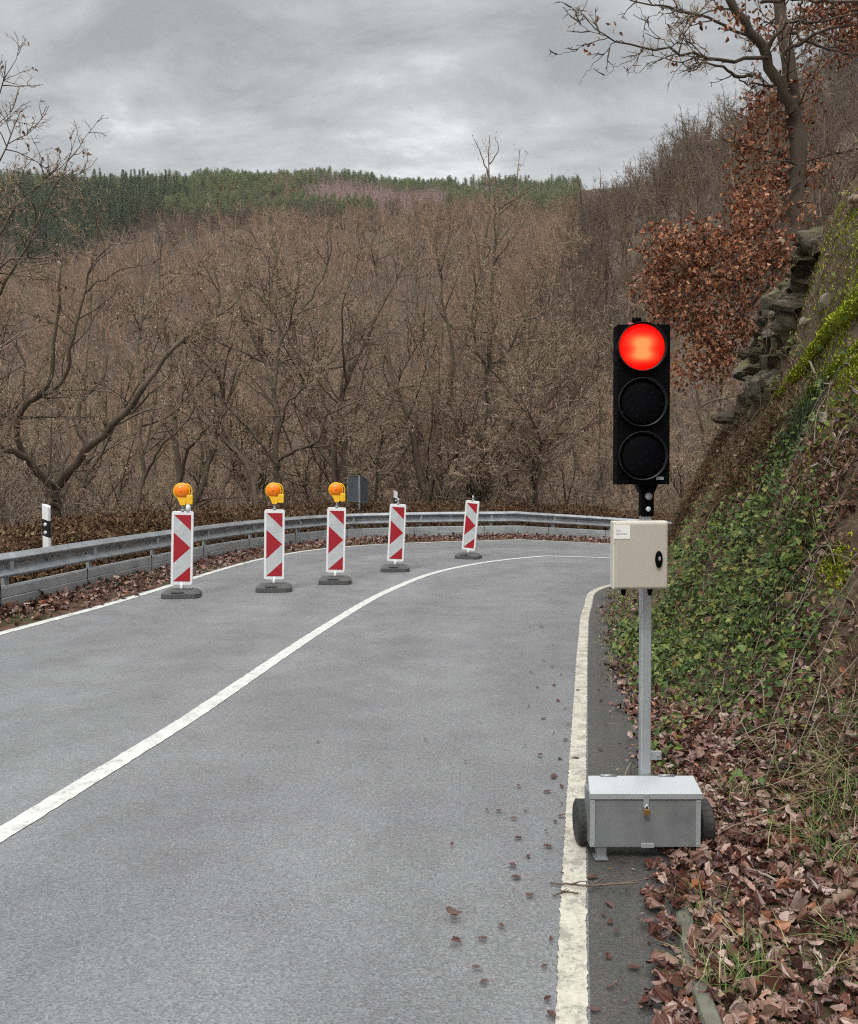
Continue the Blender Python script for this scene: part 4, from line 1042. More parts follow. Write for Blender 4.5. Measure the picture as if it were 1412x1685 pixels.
    for sx in (-.13, .12):
        q = Geo(); q.tube([(bc+sx-.035, yf+dep-.006, bk+.001), (bc+sx+.035, yf+dep-.006, bk+.001)], .006, 8); q.build('hinge', M['galv'], box)
    g = Geo(); g.box((bc+.0, yf-.008, zl-.026), (.024, .004, .055), 0, .001); g.tube([(bc-.004, yf-.016, zl-.045), (bc+.006, yf-.016, zl-.045)], .006, 8, 0); g.build('hasp', M['galv_dull'], box)
    g = Geo(); g.box((bc, yf-.018, zl-.070), (.024, .014, .026), 0, .003)
    sh = [(bc+.008*math.cos(t), yf-.018, zl-.057+.016*math.sin(t)) for t in np.linspace(0, math.pi, 10)]; g.tube(sh, .003, 6, 1)
    g.build('padlock', [M['brass'], M['silver']], box)
    # wheels
    for px, wd, sd in ((960.5, .055, -1), (1162, .052, 1)):
        r = .092; c = rel(px+2, 1350, 3.50); g = Geo()
        g.lathe([(.05, -wd/2), (.082, -wd/2-.002), (.096, -wd/2+.006), (r, -wd/4), (r, wd/4), (.096, wd/2-.006), (.082, wd/2+.002), (.05, wd/2)], (0, 0, 0), 'X', 40)
        for k in range(20):
            t = 2*math.pi*k/20
            g.box((0, (r-.0035)*math.cos(t), (r-.0035)*math.sin(t)), (wd*.80, .010, .010), 0, .002, Matrix.Rotation(t, 3, 'X'))
        g.lathe([(.015, -wd*.3), (.05, -wd*.35), (.05, wd*.35), (.015, wd*.3)], (0, 0, 0), 'X', 24, 1)
        o = g.build('wheel', [M['tyre'], M['galv_dull']], e); o.location = (c[0], 3.53-YB+.03, r+.012)
    g = Geo(); g.tube([(rel(960, 1350, 3.5)[0], .0, .112), (rel(1162, 1350, 3.5)[0], 0, .112)], .014, 8); g.build('axle', M['galv_dull'], e)
    # prop foot, red reflector bar under the box
    q = rel(989.5, 1400, 3.42); g = Geo(); g.box((q[0], yf+.03, .052), (.042, .042, .09), 0, .003); g.box((q[0]-.004, yf+.02, .010), (.058, .06, .008), 0, .002); g.build('prop_foot', M['galv'], e)
    q = rel(1035, 1402, 3.44); g = Geo(); g.tube([(q[0]-.06, yf+.06, .070), (q[0], yf+.05, .060), (q[0]+.06, yf+.07, .044)], .013, 8); g.build('reflector_bar', M['red_refl'], e)
    tag(e, 'portable red traffic light on a steel post above a small wheeled battery box', 'traffic light')
traffic_light()

# ------------------------------------------------------------------ bank scatter
OAK = np.array([(0, 0), (.06, .08), (.17, .22), (.24, .30), (.17, .37), (.29, .50), (.33, .58), (.23, .64), (.27, .78), (.20, .88), (.08, .96), (0, 1.0), (-.10, .95), (-.21, .86), (-.27, .76), (-.22, .63), (-.33, .56), (-.28, .48), (-.16, .36), (-.23, .28), (-.16, .20), (-.06, .08)])
IVY = np.array([(0, 0), (.18, -.08), (.50, .10), (.30, .38), (.34, .55), (0, 1.0), (-.34, .55), (-.30, .38), (-.50, .10), (-.18, -.08)])
OAKL = np.array([(0, 0), (.07, .17), (.22, .26), (.14, .40), (.30, .55), (.17, .68), (.20, .84), (0, 1.0), (-.20, .84), (-.17, .68), (-.30, .55), (-.14, .40), (-.22, .26), (-.07, .17)])
def leaves(rng, pos, nrm, size, shape, jitter=.6, curl=.5, g=None, mi=0, droop=None):
    K = len(pos); n = nrm+rng.randn(K, 3)*jitter; n /= np.linalg.norm(n, axis=1, keepdims=True)
    d = rng.randn(K, 3) if droop is None else droop+rng.randn(K, 3)*.6
    d -= (d*n).sum(1, keepdims=True)*n; d /= np.linalg.norm(d, axis=1, keepdims=True)+1e-9
    b = np.cross(d, n); m = len(shape)
    s = (size*rng.uniform(.65, 1.25, K))[:, None]
    u = shape[None, :, 0]*s; v = shape[None, :, 1]*s
    c1 = rng.randn(K, 1)*curl; c2 = np.abs(rng.randn(K, 1))*curl*1.1
    w = (c1*(shape[None, :, 1]-.5)**2*2.2 + c2*np.abs(shape[None, :, 0])*1.6 + rng.randn(K, m)*.06*curl*2)*s
    V = pos[:, None]+u[..., None]*b[:, None]+v[..., None]*d[:, None]+w[..., None]*n[:, None]
    # split along the midrib: two fans sharing the midrib (tip index h)
    h = int(np.argmax(shape[:, 1])); base = (np.arange(K)*m)[:, None]
    g = g or Geo(); V = V.reshape(-1, 3); off = g.n
    g.v.append(V); g.n += len(V)
    A = np.arange(0, h+1)[None]+base+off; B = np.concatenate([[0], np.arange(h, m)])[None]+base+off
    g.f.append((A, mi, False)); g.f.append((B, mi, False))
    return g
def blades(rng, pos, h, w, bend=.5, g=None, mi=0, lean=None):
    K = len(pos); g = g or Geo(); a = rng.rand(K)*6.28
    d = np.stack([np.cos(a), np.sin(a), np.zeros(K)], 1)
    if lean is not None: d = d+lean
    sd = np.stack([-np.sin(a), np.cos(a), np.zeros(K)], 1); hh = (h*rng.uniform(.5, 1.3, K))[:, None]; bd = (bend*rng.uniform(.3, 1.5, K))[:, None]
    pts = [pos+np.array([0, 0, 1])*hh*t*(1-.35*bd*t)+d*hh*bd*t*t for t in (0, .4, .75, 1.0)]
    ws = [1, .8, .5, .08]; V = []
    for p, q in zip(pts, ws): V += [p-sd*w*q, p+sd*w*q]
    V = np.stack(V, 1).reshape(-1, 3); b = (np.arange(K)*8)[:, None]+g.n
    F = np.concatenate([b+np.array([2*k, 2*k+1, 2*k+3, 2*k+2]) for k in range(3)])
    g.v.append(V); g.n += len(V); g.f.append((F, mi, True)); return g
def bank_points(rng, n, y0, y1, smin, smax):
    y = rng.uniform(y0, y1, n); x = rng.uniform(.5, 9, n); s = bsamp(_BS, x, y); d = bsamp(_BD, x, y)
    k = (s > smin) & (s < smax) & (d > .12); x, y, s = x[k], y[k], s[k]
    return x, y, s
def shoulder_edge(y): return np.interp(y, [-1, 2.2, 3.0, 3.5, 4.2, 5, 6, 8, 11, 13], [.30, .26, .27, .30, .32, .30, .26, .22, .20, .2])
def patch(rng, px, py, r, num):
    """points on the bank around the spot that the photo shows at px,py"""
    h = bank_hit(px, py)
    if h is None: return None
    a = rng.randn(num, 2)*r*.6; x, y = h[0]+a[:, 0]*.8, h[1]+a[:, 1]
    k = bsamp(_BD, x, y) > .2; x, y = x[k], y[k]
    return np.stack([x, y, np.maximum(bz(x, y), .004)], 1)
def litter():
    rng = np.random.RandomState(31); g = Geo()
    # flat strip and foot of the bank
    x, y, s = bank_points(rng, 150000, .8, 13.2, -1.3, .75)
    d = bsamp(_BD, x, y); se = shoulder_edge(y)+fbm(x*0+3, y*2.2)*.30+fbm(x*3, y*7)*.16
    dens = sstep(-.02, .10, d-se)*np.where(y < 5.2, 1, np.where(y < 7, .55, .30))*np.where(s > .3, .55, 1)
    dens = dens*np.where(y > 5.2, sstep(.45, .1, s), 1)
    k = rng.rand(len(x)) < dens*np.interp(y, [0, 3, 5, 9, 13], [.95, .95, .80, .45, .4]); x, y = x[k], y[k]
    z = bz(x, y); z = np.maximum(z, .004)+np.abs(rng.randn(len(x)))*.018
    n = bnorm(x, y, .12); n = np.where((bsamp(_BD, x, y) < .46)[:, None], np.array([0, 0, 1.0]), n)
    leaves(rng, np.stack([x, y, z], 1), n, .057, OAK, .42, .5, g)
    # broken bits and crumbs between the leaves and washed onto the shoulder
    x, y, s = bank_points(rng, 60000, .8, 12, -1.3, .3); d = bsamp(_BD, x, y); se = shoulder_edge(y)+fbm(x*0+3, y*2.2)*.30
    k = rng.rand(len(x)) < sstep(-.22, .05, d-se)**2*.5; x, y = x[k], y[k]
    leaves(rng, np.stack([x, y, np.maximum(bz(x, y), .004)+np.abs(rng.randn(len(x)))*.010], 1), np.tile([0, 0, 1.0], (len(x), 1)), .022, OAKL, .35, .5, g)
    # patches up the bank
    x, y, s = bank_points(rng, 60000, 2.4, 13.5, .3, 4.4)
    f = fbm(x*1.1+20, y*1.1); f2 = fbm(x*2.5, y*2.5+50)
    dens = sstep(-.02, .16, f+.5*f2)*.42+.05
    k = rng.rand(len(x)) < dens*.6; x, y = x[k], y[k]; n = bnorm(x, y, .12)
    leaves(rng, np.stack([x, y, bz(x, y)+.01+np.abs(rng.randn(len(x)))*.02], 1), n, .058, OAK, .5, .5, g)
    for px, py, r, num in ((1402, 735, .22, 110), (1365, 765, .25, 130), (1335, 800, .25, 150), (1390, 810, .25, 140), (1300, 825, .2, 70), (1370, 840, .25, 110), (1235, 848, .18, 60), (1212, 880, .15, 40), (1355, 900, .15, 50),
                           (1330, 985, .2, 70), (1290, 1010, .15, 40), (1260, 1060, .2, 50), (1290, 1130, .25, 70), (1210, 1230, .25, 160), (1120, 1235, .2, 140), (1280, 1220, .3, 130), (1350, 1250, .3, 110), (1240, 1150, .25, 50), (1050, 1180, .15, 70)):
        p = patch(rng, px, py, r, num)
        if p is not None: leaves(rng, p+np.array([0, 0, .012])+np.abs(rng.randn(len(p), 1))*.02, bnorm(p[:, 0], p[:, 1], .12), .060, OAK, .5, .5, g)
    kp = catmull([(.73, 1.4, .06), (.79, 2.0, .05), (.825, 2.43, .048), (.89, 2.8, .045), (.965, 3.1, .035)], 60); kp = kp[rng.randint(0, 60, 150)]+rng.randn(150, 3)*np.array([.022, .03, .004])
    kp = kp[(fbm(kp[:, 1]*3.5, kp[:, 1]*0+2) > -.06)]; leaves(rng, kp, np.tile([0, 0, 1.0], (len(kp), 1)), .055, OAK, .4, .5, g)
    o = g.build('dead_leaves', M['dead_leaf']); tag(o, 'brown fallen oak leaves heaped beside the shoulder and on the bank', 'leaves', kind='stuff')
    # verge between outer line and rail, and the berm
    g = Geo(); i = rng.randint(0, len(RAIL)-60, 16000); t = rng.rand(16000)
    Oe = dense(O+No*.10, 300); p = Oe[i]*(1-t)[:, None]+(RAIL[i]+Nr[i]*.15)*t[:, None]+rng.randn(16000, 2)*.05
    k = (p[:, 1] > 6) & (rng.rand(len(p)) < .25+.75*sstep(.1, .6, t)); p = p[k]; q = -sdist(RAIL, p[:, 0], p[:, 1])
    z = verge_z(p[:, 0], p[:, 1]); z = np.maximum(z, zr(p[:, 0], p[:, 1])+.006)+np.abs(rng.randn(len(p)))*.02
    leaves(rng, np.concatenate([p, z[:, None]], 1), np.tile([0, 0, 1.0], (len(p), 1)), .085, OAK, .5, .5, g)
    o = g.build('verge_leaves', M['dead_leaf']); tag(o, 'brown leaf litter along the foot of the guardrail', 'leaves', kind='stuff')
    g = Geo(); i = rng.randint(0, len(RAIL)-30, 60000); q = np.abs(rng.randn(60000))*1.3+.1
    p = RAIL[i]+Nr[i]*q[:, None]; p = p[p[:, 1] > 7]; z = verge_z(p[:, 0], p[:, 1])
    leaves(rng, np.concatenate([p, (z+np.abs(rng.randn(len(p)))*.09)[:, None]], 1), np.tile([0, 0, 1.0], (len(p), 1)), .068, OAK, .9, .6, g)
    j = rng.randint(0, len(p), 16000); blades(rng, np.concatenate([p[j], z[j, None]], 1), .24, .007, .9, g)
    o = g.build('bracken', M['bracken']); tag(o, 'rusty dead bracken and leaves on the berm behind the guardrail', 'bracken', kind='stuff')
    return
litter()
def ground_cover():
    rng = np.random.RandomState(33)
    def ivy_at(p, g, size, lift):
        n = bnorm(p[:, 0], p[:, 1], .15); p = p+n*(rng.rand(len(p), 1)**.7*lift)
        n2 = n*.6+np.array([-.35, -.45, .45]); leaves(rng, p, n2/np.linalg.norm(n2, axis=1, keepdims=True), size, IVY, .5, .3, g, 0, np.array([-.3, -.3, -.6]))
    g = Geo()
    for px, py, r, num in ((1190, 985, .38, 900), (1140, 960, .35, 700), (1230, 930, .36, 750), (1270, 960, .28, 420), (1160, 1040, .38, 800), (1110, 1010, .28, 420), (1095, 1075, .28, 480), (1060, 1050, .2, 260), (1150, 1100, .35, 620), (1210, 1060, .35, 560), (1080, 1120, .22, 260),
                           (1130, 1150, .25, 240), (1200, 1130, .28, 260), (1250, 1010, .25, 260), (1240, 870, .25, 170), (1130, 900, .25, 240), (1310, 900, .22, 130), (1270, 800, .25, 130), (1330, 1050, .2, 90), (1290, 1080, .25, 120),
                           (1030, 1090, .15, 130), (1040, 1040, .15, 130), (1020, 1010, .15, 120), (1100, 1215, .14, 60), (1085, 1255, .10, 34), (1250, 1320, .12, 30), (1390, 700, .25, 70), (1300, 740, .3, 110), (1350, 870, .2, 60), (1265, 1190, .2, 60), (1330, 1180, .2, 40), (1250, 1360, .10, 16), (1160, 855, .3, 110)):
        p = patch(rng, px, py, r, num)
        if p is None: continue
        p = p[rng.rand(len(p)) < .18+.8*sstep(-.15, .12, fbm(p[:, 0]*3.1, p[:, 1]*3.1+8))]; c_ = len(p)//4
        ivy_at(p[:c_], g, .048, .15); ivy_at(p[c_:], g, .033, .13)
    x, y, s = bank_points(rng, 30000, 4.2, 13.5, .0, 4.5); f = fbm(x*1.7+70, y*1.7)
    k = rng.rand(len(x)) < sstep(-.05, .15, f)*.42*sstep(4.2, 6, y+.5*s)*(.2+.8*sstep(2.6, 1.4, s)); x, y = x[k], y[k]; ivy_at(np.stack([x, y, bz(x, y)], 1), g, .040, .08)
    tag(g.build('ivy', M['ivy']), 'green ivy and bramble covering the lower bank behind the traffic light', 'ivy', kind='stuff')
    # grass
    g = Geo(); x, y, s = bank_points(rng, 90000, 3.4, 13.6, -.15, 4.4); f = fbm(x*1.9+11, y*1.9+4)
    dens = sstep(-.10, .12, f)*(.10+.35*sstep(1.0, .0, s)*sstep(6, 8, y))*sstep(3.5, 5.5, y+s)*sstep(3.2, 1.8, s)
    k = rng.rand(len(x)) < dens; x, y = x[k], y[k]
    blades(rng, np.stack([x, y, bz(x, y)-.01], 1), .13, .0030, 1.1, g, 0, np.array([-.35, -.25, -.1]))
    for cx, cy, rad, num, hh in ((.93, 2.52, .10, 90, .13), (1.05, 2.62, .09, 60, .13), (1.28, 2.55, .06, 40, .10), (1.0, 2.95, .05, 20, .14), (1.62, 3.3, .10, 60, .14), (1.85, 3.7, .1, 70, .2), (1.0, 3.55, .05, 24, .10), (1.22, 4.35, .12, 50, .10), (1.55, 4.0, .14, 50, .14)):
        a = rng.randn(num, 2)*rad*.6; xx, yy = cx+a[:, 0], cy+a[:, 1]
        blades(rng, np.stack([xx, yy, np.maximum(bz(xx, yy), 0)], 1), hh, .0026, .9, g)
    for px, py, r, num, hh in ((1150, 1000, .4, 260, .16), (1230, 960, .4, 260, .16), (1190, 1080, .4, 240, .14), (1100, 1060, .3, 160, .14), (1270, 1040, .3, 200, .15), (1250, 880, .35, 240, .16), (1190, 910, .35, 200, .16), (1240, 1130, .3, 160, .14), (1020, 985, .16, 150, .16), (1030, 960, .16, 120, .16), (1012, 1030, .14, 140, .14), (1030, 1065, .14, 120, .13), (1300, 875, .2, 220, .2), (1320, 890, .2, 160, .2), (1340, 850, .25, 140, .2), (1330, 960, .2, 120, .18), (1350, 1120, .25, 70, .16), (1400, 1200, .22, 80, .2), (1375, 1250, .2, 80, .18), (1400, 1290, .2, 120, .2),
                               (1340, 1330, .12, 60, .14), (1345, 1390, .1, 50, .2), (1405, 1560, .08, 60, .14), (1290, 800, .25, 120, .16), (1180, 850, .3, 200, .18), (1250, 760, .3, 160, .2), (1280, 700, .3, 160, .2), (1090, 930, .2, 160, .16), (1375, 430, .5, 120, .10), (1400, 690, .3, 150, .15), (1300, 1240, .25, 110, .16)):
        p = patch(rng, px, py, r, num)
        if p is not None: blades(rng, p-np.array([0, 0, .01]), hh, .0030, 1.1, g, 0, np.array([-.35, -.3, -.15]))
    # verge tufts
    for s_ in ((-4.78, 11.6, .2, 160, .11), (-4.6, 12.6, .2, 180, .11), (-4.45, 13.3, .2, 200, .10), (-4.35, 14.2, .2, 120, .08), (-5.0, 10.3, .15, 60, .1)):
        a = rng.randn(s_[3], 2)*s_[2]; blades(rng, np.stack([s_[0]+a[:, 0]*.7, s_[1]+a[:, 1]*1.6, np.full(s_[3], .01)], 1), s_[4], .004, 1.1, g)
    tag(g.build('grass', M['grass']), 'green and straw coloured grass tufts on the bank and verge', 'grass', kind='stuff')
    # dry stalks, ferns, dead bramble stems
    g = Geo(); x, y, s = bank_points(rng, 70000, 4.6, 14, .3, 4.6); f = fbm(x*1.3+31, y*1.3+14)
    k = rng.rand(len(x)) < (.12+sstep(-.12, .1, f)*.5)*sstep(.5, 2.0, s+.3*(y-6)); x, y = x[k], y[k]
    blades(rng, np.stack([x, y, bz(x, y)-.01], 1), .17, .0028, 1.2, g, 0, np.array([-.4, -.3, -.2]))
    for px, py, r, num, hh in ((1165, 765, .3, 420, .22), (1200, 795, .3, 420, .2), (1225, 785, .3, 350, .2), (1255, 740, .3, 320, .2), (1150, 800, .25, 300, .22), (1180, 720, .25, 180, .25), (1215, 720, .3, 260, .25), (1125, 850, .25, 260, .22), (1110, 880, .2, 200, .2), (1270, 690, .25, 140, .22), (1150, 960, .4, 120, .2), (1220, 1000, .4, 160, .2), (1280, 900, .4, 200, .2), (1180, 1080, .35, 110, .16), (1400, 1050, .25, 60, .12), (1390, 1130, .25, 70, .13), (1395, 1250, .25, 90, .14)):
        p = patch(rng, px, py, r, num)
        if p is not None: p = np.concatenate([p, p[::-1]+rng.randn(*p.shape)*np.array([.1, .1, .0])]); p[:, 2] = np.maximum(bz(p[:, 0], p[:, 1]), 0); blades(rng, p, hh, .0030, 1.3, g, 0, np.array([-.4, -.3, -.2]))
    tag(g.build('dry_stalks', M['dry_grass']), 'dry brown stalks and fern remains on the upper bank', 'dry plants', kind='stuff')
    g = Geo()
    for px, py, r, num in ((1170, 775, .3, 340), (1215, 790, .35, 460), (1255, 745, .3, 280), (1150, 830, .3, 300), (1240, 800, .25, 200), (1190, 850, .25, 160), (1190, 730, .25, 160), (1130, 870, .25, 160), (1390, 780, .25, 120), (1345, 795, .2, 100)):
        p = patch(rng, px, py, r, num)
        if p is not None: leaves(rng, p+np.abs(rng.randn(len(p), 3))*np.array([0, 0, .10]), np.tile([0, -.5, .8], (len(p), 1)), .05, OAKL, 1.2, .6, g)
    tag(g.build('dead_fern', M['bracken']), 'rusty dead fern tangle on the bank beside the signal head', 'fern', kind='stuff')
    g = Geo(); P_, R_ = [], []
    for q in range(150):
        h = bank_hit(rng.uniform(1040, 1405), rng.uniform(700, 1280))
        if h is None or h[1] > 11.5: continue
        a = rng.uniform(0, 6.28); L_ = rng.uniform(.25, .8); t = np.linspace(0, 1, 9); b_ = a+rng.randn()*.8*t
        xx = h[0]+np.cumsum(np.cos(b_))*L_/9; yy = h[1]+np.cumsum(np.sin(b_))*L_/9
        if bsamp(_BD, xx, yy).min() < .62: continue
        zz = bz(xx, yy)+.03+np.sin(t*math.pi)*rng.uniform(.02, .14)
        P_.append(np.stack([xx, yy, zz], 1)); R_.append(np.linspace(.0038, .0016, 9)*rng.uniform(.7, 1.3))
    v_, f_ = tubes(np.array(P_), np.array(R_), 4); g.add(v_, f_)
    tag(g.build('bramble_stems', M['pale_twig']), 'pale dry bramble stems arching over the bank plants', 'brambles', kind='stuff')
    # dark green broom
    for q, (px, py, r, num, hh) in enumerate(((1325, 695, .18, 800, .17), (1300, 745, .15, 460, .13))):
        p = patch(rng, px, py, r, num)
        if p is None: continue
        b = p.mean(0); g = Geo(); blades(rng, p-b+np.abs(rng.randn(len(p), 3))*np.array([0, 0, .06]), hh, .0017, 1.1, g, 0, np.array([-.3, -.2, 0])); o = g.build('broom_bush', M['broom']); o.location = tuple(b)
        tag(o, ('dark green broom bush below the mossy roots', 'small dark green bush just downhill of the larger broom bush')[q], 'bush')
    # moss carpets on the top of the bank
    g = Geo(); x, y, s = bank_points(rng, 160000, 6.0, 13.5, 2.0, 5.5); f = fbm(x*.9+3, y*.9+44)
    k = rng.rand(len(x)) < sstep(.06, .2, f)*.16*sstep(2.0, 2.8, s); x, y = x[k], y[k]
    blades(rng, np.stack([x, y, bz(x, y)], 1), .03, .008, .8, g)
    for px, py, r, num in ((1390, 385, .35, 900), (1360, 395, .25, 500), (1410, 410, .25, 350), (1400, 640, .18, 500), (1335, 760, .10, 260), (1395, 520, .16, 700), (1375, 545, .12, 420), (1350, 580, .10, 300), (1405, 600, .12, 300), (1380, 620, .10, 240), (1375, 920, .10, 420), (1365, 935, .07, 240), (1395, 640, .2, 400)):
        p = patch(rng, px, py, r, num)
        if p is not None: blades(rng, p, .03, .007, .9, g)
    tag(g.build('moss', M['moss']), 'yellow green moss cushions and carpets on the bank', 'moss', kind='stuff')
ground_cover()

# rock outcrop
def rocks():
    rng = np.random.RandomState(8)
    ys = np.arange(8.6, 14.0, .028); zs = np.arange(1.5, 5.2, .028)
    Yg, Zg = np.meshgrid(ys, zs, indexing='ij'); xs = np.arange(2.2, 9, .03)
    col = np.stack([bz(xs, np.full_like(xs, y)) for y in ys]); col = np.maximum.accumulate(col, axis=1)
    Xg = np.stack([np.interp(zs, col[i], xs) for i in range(len(ys))])
    # broken blocks: cells of a sheared lattice, each with its own step out and tilt
    u = Yg*1.0+Zg*.45; v = Zg*1.0-Yg*.35
    def cells(u, v, n_, seed, ax=1.0, tilt=.9):
        r = np.random.RandomState(seed); P = np.stack([r.uniform(u.min(), u.max(), n_), r.uniform(v.min(), v.max(), n_)], 1); off = r.rand(n_); tl = r.randn(n_, 2)
        q = np.stack([u.ravel(), v.ravel()], 1); out = np.empty(len(q)); edge = np.empty(len(q))
        for a in range(0, len(q), 4000):
            d = (q[a:a+4000, None]-P[None])*np.array([1, ax]); D = np.hypot(d[..., 0], d[..., 1]); k = np.argpartition(D, 1, axis=1)[:, :2]; D2 = np.take_along_axis(D, k, 1)
            o = np.argsort(D2, 1); k0 = np.take_along_axis(k, o, 1)[:, 0]; Ds = np.sort(D2, 1); rr = np.arange(len(k0)); dd = d[rr, k0]
            out[a:a+4000] = off[k0]+(tl[k0]*dd).sum(1)*tilt; edge[a:a+4000] = Ds[:, 1]-Ds[:, 0]
        return out.reshape(u.shape), edge.reshape(u.shape)
    b1, e1 = cells(u, v, 170, 3, 1.25); b2, e2 = cells(u, v, 900, 4, 1.5, 3.0)
    prot = .24*(b1-.5)+.15*(b2-.5)-.05*np.exp(-e1/.015)-.008*np.exp(-e2/.01)
    spots = [(1300, 500, .6), (1265, 515, .6), (1335, 515, .55), (1240, 555, .55), (1285, 555, .7), (1320, 565, .5), (1225, 605, .55), (1260, 605, .65), (1300, 600, .5), (1245, 650, .5), (1345, 490, .5), (1275, 478, .5), (1250, 530, .5), (1350, 450, .5), (1320, 460, .5), (1370, 520, .45), (1385, 480, .45), (1350, 570, .4)]
    mask = np.zeros_like(Yg)
    for px, py, sz in spots:
        h = bank_hit(px, py)
        if h is not None: mask = np.maximum(mask, 1-np.hypot((Yg-h[1])*.8, Zg-h[2])/(sz*1.25))
    mask = mask+fbm(Yg*2.5, Zg*2.5)*.55
    m_ = sstep(.05, .30, mask)
    Xr = Xg-(prot+.06)*m_+(1-m_)*.12
    n1, n2 = Yg.shape; idx = np.arange(n1*n2).reshape(n1, n2); ok = mask > .0
    q = ok[:-1, :-1] & ok[1:, :-1] & ok[:-1, 1:] & ok[1:, 1:]
    F = np.stack([idx[:-1, :-1], idx[:-1, 1:], idx[1:, 1:], idx[1:, :-1]], -1)[q]
    used = np.unique(F); mp_ = -np.ones(n1*n2, int); mp_[used] = np.arange(len(used))
    g = Geo(); g.add(np.stack([Xr, Yg-.5*prot*m_, Zg], -1).reshape(-1, 3)[used], mp_[F], 0, False)
    tag(g.build('rock_outcrop', M['rock']), 'grey brown broken rock face on the bank under the leafy oak', 'rock')
    # stones that have come loose
    for q, (px, py, sz, lab) in enumerate(((1362, 500, .16, 'pale upright stone at the upper right edge of the rock face'), (1325, 535, .12, 'small pale stone lying under the upright stone'), (1258, 705, .16, 'dark loose stone at the foot of the rock face'), (1360, 692, .11, 'round pale stone under the mossy roots'))):
        h = bank_hit(px, py)
        if h is None: continue
        bm = bmesh.new()
        for k in range(12):
            v = rng.randn(3); v /= np.linalg.norm(v); bm.verts.new(v*np.array([.8, .7, .9])*sz*.55)
        bmesh.ops.convex_hull(bm, input=bm.verts); bmesh.ops.bevel(bm, geom=list(bm.edges), offset=.008, segments=1, affect='EDGES')
        g = Geo(); g.bm(bm); o = g.build('loose_stone', M['pale_rock'] if q != 2 else M['rock']); o.location = tuple(h+np.array([-.03, -.03, .02])); tag(o, lab, 'stone')
rocks()

# mossy roots running down the bank
def surf_line(pix_pts, lift):
    out = []
    for px, py in pix_pts:
        h = bank_hit(px, py)
        if h is not None: out.append(h+np.array([-.02, -.02, lift]))
    return np.array(out)
def mossy(pix_pts, r, label, seed):
    P = surf_line(pix_pts, .0)
    if len(P) < 2: return
    b = P[0].copy(); P = catmull(P-b, 40); rng = np.random.RandomState(seed)
    P += rng.randn(40, 3)*r*.18
    e = empty('mossy_root', tuple(b)); g = Geo(); g.tube(P, r*(1-.6*np.linspace(0, 1, 40)), 8); g.build('root_wood', M['moss_wood'], e)
    k = int(9000*np.linalg.norm(P[-1]-P[0])/1.5); i = rng.randint(0, 39, k); t = rng.rand(k)[:, None]; rr = r*(1-.6*i/40)[:, None]
    pos = P[i]*(1-t)+P[i+1]*t; v = rng.randn(k, 3); v[:, 2] = np.abs(v[:, 2])*1.1-.25; v[:, 1] -= .5; v[:, 0] -= .3; v /= np.linalg.norm(v, axis=1, keepdims=True)
    q = Geo(); blades(rng, pos+v*rr*rng.uniform(.7, 1.5, (k, 1)), .026, .006, 1.0, q); q.build('moss', M['moss'], e)
    tag(e, label, 'root')
mossy([(1440, 478), (1400, 520), (1365, 553), (1335, 592), (1305, 627), (1285, 655)], .075, 'thick root covered in bright moss slanting down below the rock face', 1)
mossy([(1440, 560), (1405, 588), (1375, 613), (1345, 643), (1325, 668)], .050, 'thinner mossy root slanting down just under the thick one', 2)

# branches lying about
def stick(name, P, r0, r1, mat, label, cat='branch', kids=0, seed=0):
    if len(P) < 2: return None
    b = np.array(P[0], float); Q = catmull(np.array(P, float)-b, 22); rng = np.random.RandomState(seed)
    Q[1:-1] += rng.randn(20, 3)*r0*.25
    g = Geo(); g.tube(Q, np.linspace(r0, r1, 22), 7)
    for k in range(kids):
        i = rng.randint(5, 20); d = Q[i]-Q[i-1]; d /= np.linalg.norm(d); v = rng.randn(3); v[2] = abs(v[2]); d = d+v*.6
        L = np.linalg.norm(Q[-1])*rng.uniform(.15, .35); g.tube(Q[i]+np.linspace(0, 1, 5)[:, None]*d*L+rng.randn(5, 3)*L*.04*np.linspace(0, 1, 5)[:, None], np.linspace(r1*1.1, r1*.4, 5), 5)
    o = g.build(name, mat); o.location = tuple(b); tag(o, label, cat); return o
def lie(pix_pts, lift=.03):
    out = []
    for px, py in pix_pts:
        h = bank_hit(px, py); 
        if h is not None: out.append(h+np.array([0, 0, lift]))
    return out
stick('fallen_branch', lie([(1440, 1455), (1400, 1480), (1360, 1505), (1335, 1520)], .03), .022, .012, M['wood'], 'thick brown branch sticking out of the leaves at the right edge', seed=1)
stick('fallen_twig', [pixz(905, 1452, .012), pixz(935, 1455, .016), pixz(965, 1457, .02), pixz(1010, 1455, .03), pixz(1050, 1452, .05)], .004, .004, M['bark'], 'dark twig lying across the worn white edge line', 'twig', 3, 2)
stick('fallen_twig', [pixz(910, 1474, .010), pixz(930, 1468, .014), pixz(952, 1470, .012)], .003, .003, M['bark'], 'short twig on the asphalt just before the worn edge line', 'twig', 2, 4)
stick('fallen_branch', lie([(1225, 1440), (1260, 1452), (1285, 1466), (1305, 1482)], .03), .007, .004, M['pale_twig'], 'pale curved stick on the leaves right of the battery box', 'branch', 1, 3)
stick('fallen_branch', lie([(1412, 1305), (1330, 1330), (1280, 1350), (1190, 1385)], .05), .006, .004, M['wood'], 'long thin stem reaching across the leaf litter behind the battery box', 'branch', 1, 6)
stick('fallen_branch', lie([(1190, 745), (1220, 715), (1245, 690), (1262, 650)], .06), .012, .006, M['pale_twig'], 'pale dry branch on the bank below the rock face', 'branch', 3, 7)
stick('fallen_branch', lie([(1330, 600), (1350, 640), (1400, 650), (1440, 690)], .06), .010, .005, M['pale_twig'], 'thin grey branch crossing under the mossy roots', 'branch', 3, 8)
